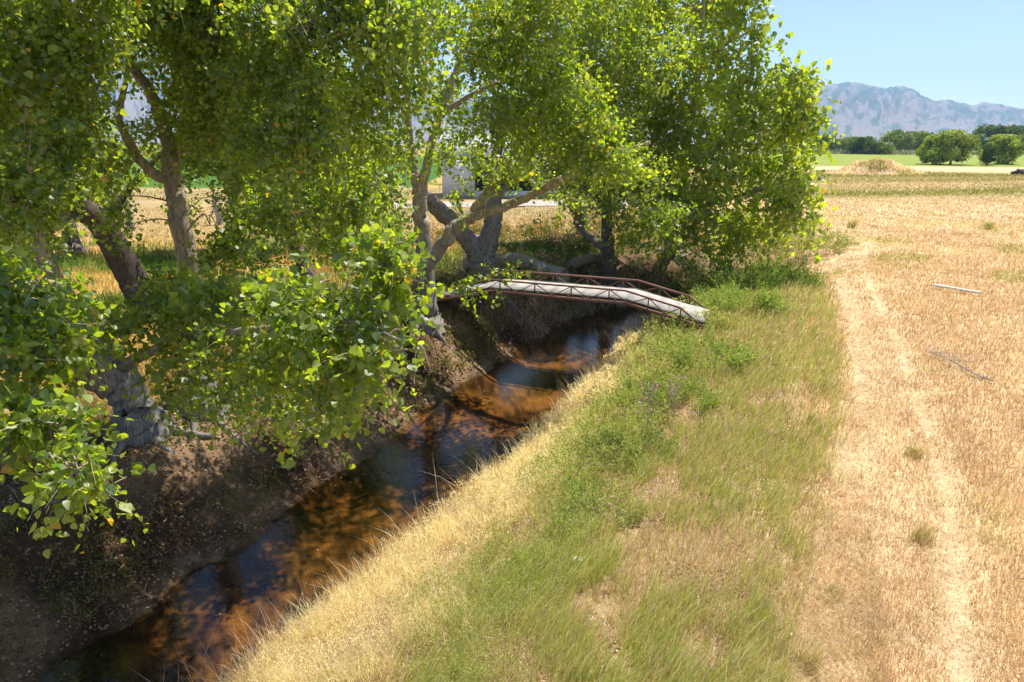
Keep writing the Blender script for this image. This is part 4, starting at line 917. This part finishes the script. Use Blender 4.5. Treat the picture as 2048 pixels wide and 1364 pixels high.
a = rng.random(n)*6.2832; mb = MB(); blades(mb, on(x, y, .02), .12+.5*rng.random(n)**2, np.maximum(.010, .0010*r), np.stack([np.cos(a), np.sin(a), .10*rng.random(n)-.03], -1), jit((.30, .24, .18), n, .5), 3, None, .93)
tag(mb.build('ground_twigs', M['twig']), 'small dry twigs scattered on the shaded bank', 'twigs', kind='stuff')
# mound grass and far tufts
k = rng.integers(0, len(moundV), 7000); p = moundV[k] + np.stack([rng.normal(size=7000)*.5, rng.normal(size=7000)*.5, np.full(7000, -.1)], -1)
mb = MB(); blades(mb, p, .5+.5*rng.random(7000), np.full(7000, .2), np.stack([rng.normal(size=7000)*.5, rng.normal(size=7000)*.5, np.zeros(7000)], -1), jit(mcol[k]*1.1, 7000, .3), 2)
tag(mb.build('mound_grass', M['grass']), 'dry tufts growing on the earth mound', 'grass', kind='stuff')
x = 100+rng.random(5000)*260; y = 405+rng.normal(size=5000)*5; ok = np.abs(x/y) < .95; x, y = x[ok], y[ok]; n = len(x)
V, T, Cc = leaf_geo(on(x, y, 0)+np.stack([0*x, 0*x, rng.random(n)*2.2], -1), randu(n), randu(n), .9+.6*rng.random(n), jit((.28, .31, .22), n, .25), False)
tag(mesh('sagebrush', V, T, None, M['farleaf'], Cc), 'low grey green sagebrush strip along the far field edge', 'sagebrush', kind='stuff')

# ---------------------------------------------------------------- shrubs (each a thing)
def shrub(x0, y0, h, rx, ry, n, ls, cA, cB, label, group=None, name='shrub', lumps=9):
    b = np.array((x0, y0, float(ground(x0, y0)))); root = empty(name, b, label, 'shrub', group)
    h *= .85; rx *= 1.3; ry *= 1.25; lumps = int(lumps*1.6)
    mb = MB(); lc = []
    for q in range(lumps):
        a = rng.random()*6.28; f = math.sqrt(rng.random())
        c = b + (math.cos(a)*rx*f, math.sin(a)*ry*f, h*(.25+.55*rng.random()*(1-f*.5)))
        lc.append(c)
        mb.tube(catmull([b-(0, 0, .1), (b+c)/2+rng.normal(size=3)*.08, c, c+(c-b)*.35], 3), np.linspace(.018, .006, 10), 5, np.array((.3, .25, .17))*(.7+.6*rng.random()))
    mb.build('stems', M['twig'], root, b, True)
    lc = np.array(lc); k = rng.integers(0, lumps, n); rr_ = .26*min(rx, ry)+.12*h
    # sprays: leaves along many fine upright shoots, so the outline is feathery
    ns = n//12; ks = rng.integers(0, lumps, ns); st0 = lc[ks] + randu(ns)*rr_*(rng.random((ns, 1))**.5)*np.array((1, 1, .8)); 
    dv = unit(unit(st0-(b+(0, 0, h*.2)))*.8 + rng.normal(size=(ns, 3))*.4 + (0, 0, .7)); sl_ = (.16+.24*rng.random((ns, 1)))*max(.7, h)
    kk = np.repeat(np.arange(ns), 12); f = rng.random((len(kk), 1))
    pos = st0[kk] + dv[kk]*sl_[kk]*f + rng.normal(size=(len(kk), 3))*ls*.5
    pos[:, 2] = np.maximum(pos[:, 2], ground(pos[:, 0], pos[:, 1])+.02)
    cc = lerp(cA, cB, np.clip(rng.random(ns)[kk]*.7 + .3*rng.random(len(kk)), 0, 1))*(.75+.5*rng.random((len(kk), 1)))
    V, T, Cc = leaf_geo(pos, unit(dv[kk]+rng.normal(size=(len(kk), 3))*.6), randu(len(kk)), ls*1.3*(.5+.9*rng.random(len(kk))), cc, False, .5)
    mesh('foliage', V, T, None, M['weed'], Cc, root, b)
    return root
GA, GB = np.array((.17, .27, .045)), np.array((.45, .52, .15)); DA, DB = np.array((.07, .13, .025)), np.array((.20, .27, .06))
for a in [(gp(1475, 27.6), 1.4, 1.3, 1.2, 10000, .05, GA, GB, 'pale green bush against the right end of the bridge'),
          (gp(1415, 21.5), .9, 1.0, 1.0, 7000, .045, GA, GB, 'feathery green bush on the bank just below the bridge end'),
          (gp(1330, 18.5), 1.0, 1.0, .9, 7000, .04, GA*.9, GB*.9, 'dusty green bush halfway down the right bank'),
          (gp(1265, 15.2), .8, .8, .7, 5200, .034, DA, GB*.9, 'darker green bush beside the tall dry thistle'),
          (gp(1190, 13.0), .6, .6, .6, 4200, .03, GA, GB, 'small green bush between yellow weeds and leaf litter'),
          (gp(1490, 33), 2.1, 2.2, 1.9, 14000, .058, DA*1.3, DB*1.2, 'large dark green bush behind the bridge end'),
          (gp(1420, 38), 2.2, 2.2, 1.8, 11000, .06, DA, DB*1.1, 'dark bush on the bank behind the far bridge rail'),
          (gp(1535, 40), 2.2, 2.4, 2.1, 13000, .065, GA, GB, 'light green bush under the edge of the sunlit crown'),
          (gp(1590, 48), 2.0, 2.6, 2.4, 11000, .07, np.array((.22, .26, .06)), np.array((.42, .42, .14)), 'yellow green bush farthest along the bank at the start of the track'),
          (gp(1432, 25.4), .55, .7, .6, 4200, .04, np.array((.30, .33, .08)), np.array((.56, .52, .22)), 'low yellowish bush covering the near corner of the bridge end'),
          (gp(1060, 36), .9, 1.0, .8, 3600, .055, DA, DB, 'low dark green bush in front of the bleached log'),]:
    p = a[0]; shrub(p[0], p[1], *a[1:], group='bushes along the stream bank')
for u, v, hh, lab in ((1702, 456, 1.0, 'spiky green tuft standing alone in the dry field beyond the track'), (1975, 458, .8, 'olive tuft farther right in the dry field'), (1826, 912, .34, 'loose olive grass tuft in the tan strip between the ruts'), (1842, 1085, .40, 'olive grass tuft with dark base near the right rut'), (1612, 1330, .5, 'tall green grass tuft at the bottom of the picture beside the straw'), (1655, 1190, .36, 'thin dark green grass tuft leaning over the pressed straw')):
    p = Pz(u, v, 0); p[2] = float(ground(p[0], p[1])); n = 120; mb = MB(); big_ = hh > .6; ww = max(.011, .0011*math.hypot(p[0], p[1])); sp_ = .09*(1.6 if big_ else 1)
    pos = p + np.stack([rng.normal(size=n)*sp_, rng.normal(size=n)*sp_, np.full(n, -.02)], -1); le = np.stack([.3+rng.normal(size=n)*.3, .15+rng.normal(size=n)*.3, np.zeros(n)], -1)
    c = lerp(np.array((.34, .33, .10)), np.array((.64, .52, .28)), rng.random(n)); blades(mb, pos, hh*(.6+.5*rng.random(n)), np.full(n, ww), le, c, 3, c*1.2)
    o = mb.build('grass_tuft', M['grass'], None, p); tag(o, lab, 'grass tuft', 'grass tufts by the track')
# ---------------------------------------------------------------- small things
a_, b_ = Pz(1866, 571, .12), Pz(1961, 587, .12)
mb = MB(); k = np.linspace(0, 1, 12)[:, None]; pp = a_*(1-k)+b_*k; pp[:, 2] = ground(pp[:, 0], pp[:, 1]).mean()+.16
mb.tube(pp, .065, 10); o = mb.build('pipe', M['whitepipe'], None, pp[0], True); tag(o, 'long white pipe lying in the dry field right of the track', 'pipe')
# dry fallen branch
b = Pz(1850, 712, 0); e = Pz(1985, 765, 0); b[2] = float(ground(b[0], b[1])); root = empty('fallen_branch', b, 'grey leafless fallen branch lying in the tan field', 'branch')
mb = MB(); k = np.linspace(0, 1, 9)[:, None]; pp = b*(1-k)+e*k; pp[:, 2] = ground(pp[:, 0], pp[:, 1])+.12+.05*np.sin(np.linspace(0, 5, 9))
mb.tube(pp, np.linspace(.012, .035, 9), 6, (.36, .31, .27)); mb.build('stem', M['twig'], root, b, True)
mb = MB()
for q in range(46):
    p0 = pp[rng.integers(0, 8)]; dv = rng.normal(size=3)*(.45, .45, .12); dv[2] = abs(dv[2])+.04
    mb.tube(catmull([p0, p0+dv*.6+rng.normal(size=3)*.05, p0+dv*1.3], 2), np.linspace(.008, .003, 5), 3, np.array((.48, .42, .38))*(.7+.5*rng.random()), cap=False)
mb.build('twigs', M['twig'], root, b, True)
# crumpled white litter
p = Pz(1155, 1113, -.1); p[2] = float(ground(p[0], p[1]))+.05
n1, n2 = 9, 12; V = []
for i in range(n1):
    for j in range(n2):
        ph = i/(n1-1)*math.pi; a = j/n2*6.2832; rr_ = .075*(.75+.5*rng.random())
        V.append(p+np.array((math.sin(ph)*math.cos(a)*rr_*1.3, math.sin(ph)*math.sin(a)*rr_, math.cos(ph)*rr_*.6)))
Q = [(i*n2+j, (i+1)*n2+j, (i+1)*n2+(j+1) % n2, i*n2+(j+1) % n2) for i in range(n1-1) for j in range(n2)]
tag(mesh('paper_scrap', V, None, Q, M['paper'], None, None, p), 'crumpled white scrap lying on the reddish leaf litter', 'litter')
# tall dry thistle
for u, d, hh, lab in ((1290, 16.4, 1.5, 'tall dry branching thistle stalk standing in the green bank weeds'), (1345, 17.5, 1.1, 'shorter dry thistle stalk right of the tall one')):
    b = gp(u, d); root = empty('dry_thistle', b, lab, 'thistle', 'dry thistles on the bank'); mb = MB(); hd = MB()
    mb.tube(catmull([b-(0, 0, .1), b+(.03, 0, hh*.5), b+(.0, .02, hh)], 4), np.linspace(.014, .006, 9), 5, (.55, .47, .38))
    for q in range(16):
        z0 = hh*(.3+.65*rng.random()); a = rng.random()*6.28; L = .16+.26*rng.random()
        p0 = b+(.02, 0, z0); p1 = p0+(math.cos(a)*L*.6, math.sin(a)*L*.6, L*.7)
        mb.tube([p0, (p0+p1)/2+(math.cos(a)*.03, math.sin(a)*.03, -.02), p1], [.007, .006, .004], 4, (.55, .47, .38))
        V, T, Cc = leaf_geo(p1+rng.normal(size=(14, 3))*.012, randu(14), randu(14), np.full(14, .045), jit((.56, .44, .33), 14, .2), False); mesh('seed_head', V, T, None, M['litter'], Cc, root, b)
    mb.build('stalk', M['twig'], root, b, True)
# utility poles
for u, vt, d, lab in ((1661, 254, 440, 'left tall thin utility pole above the far row of trees'), (1668, 257, 455, 'right thin utility pole close beside the left one'), (1697, 268, 520, 'short distant pole right of the pair of utility poles')):
    b = P3(u, 300, d); b[2] = float(ground(b[0], b[1])); ht = P3(u, vt, d)[2]-b[2]
    root = empty('utility_pole', b, lab, 'utility pole', 'utility poles beyond the far trees')
    mb = MB(); mb.tube([b-(0, 0, 1), b+(0, 0, ht)], [.26, .18], 8); mb.build('pole', M['pole'], root, b, True)
    mb = MB(); mb.bar(b+(-1.5, .22, ht-1.2), b+(1.5, .22, ht-1.2), .14, .16); mb.build('crossarm', M['pole'], root, b)
# dark rubble at the right field edge
b = P3(2038, 344, 150); b[2] = float(ground(b[0], b[1])); mb = MB()
for q in range(14):
    c = b+(rng.normal()*.8, rng.normal()*.4, .3+.25*rng.random()); ax = np.linalg.qr(rng.normal(size=(3, 3)))[0]
    mb.box(c, ax, (.3+.5*rng.random(), .2+.2*rng.random(), .15+.2*rng.random()), (.1, .08, .07))
tag(mb.build('rubble_heap', M['twig'], None, b), 'dark heap of rubble at the right edge of the field', 'rubble')
print('LEAVES', NLEAF)
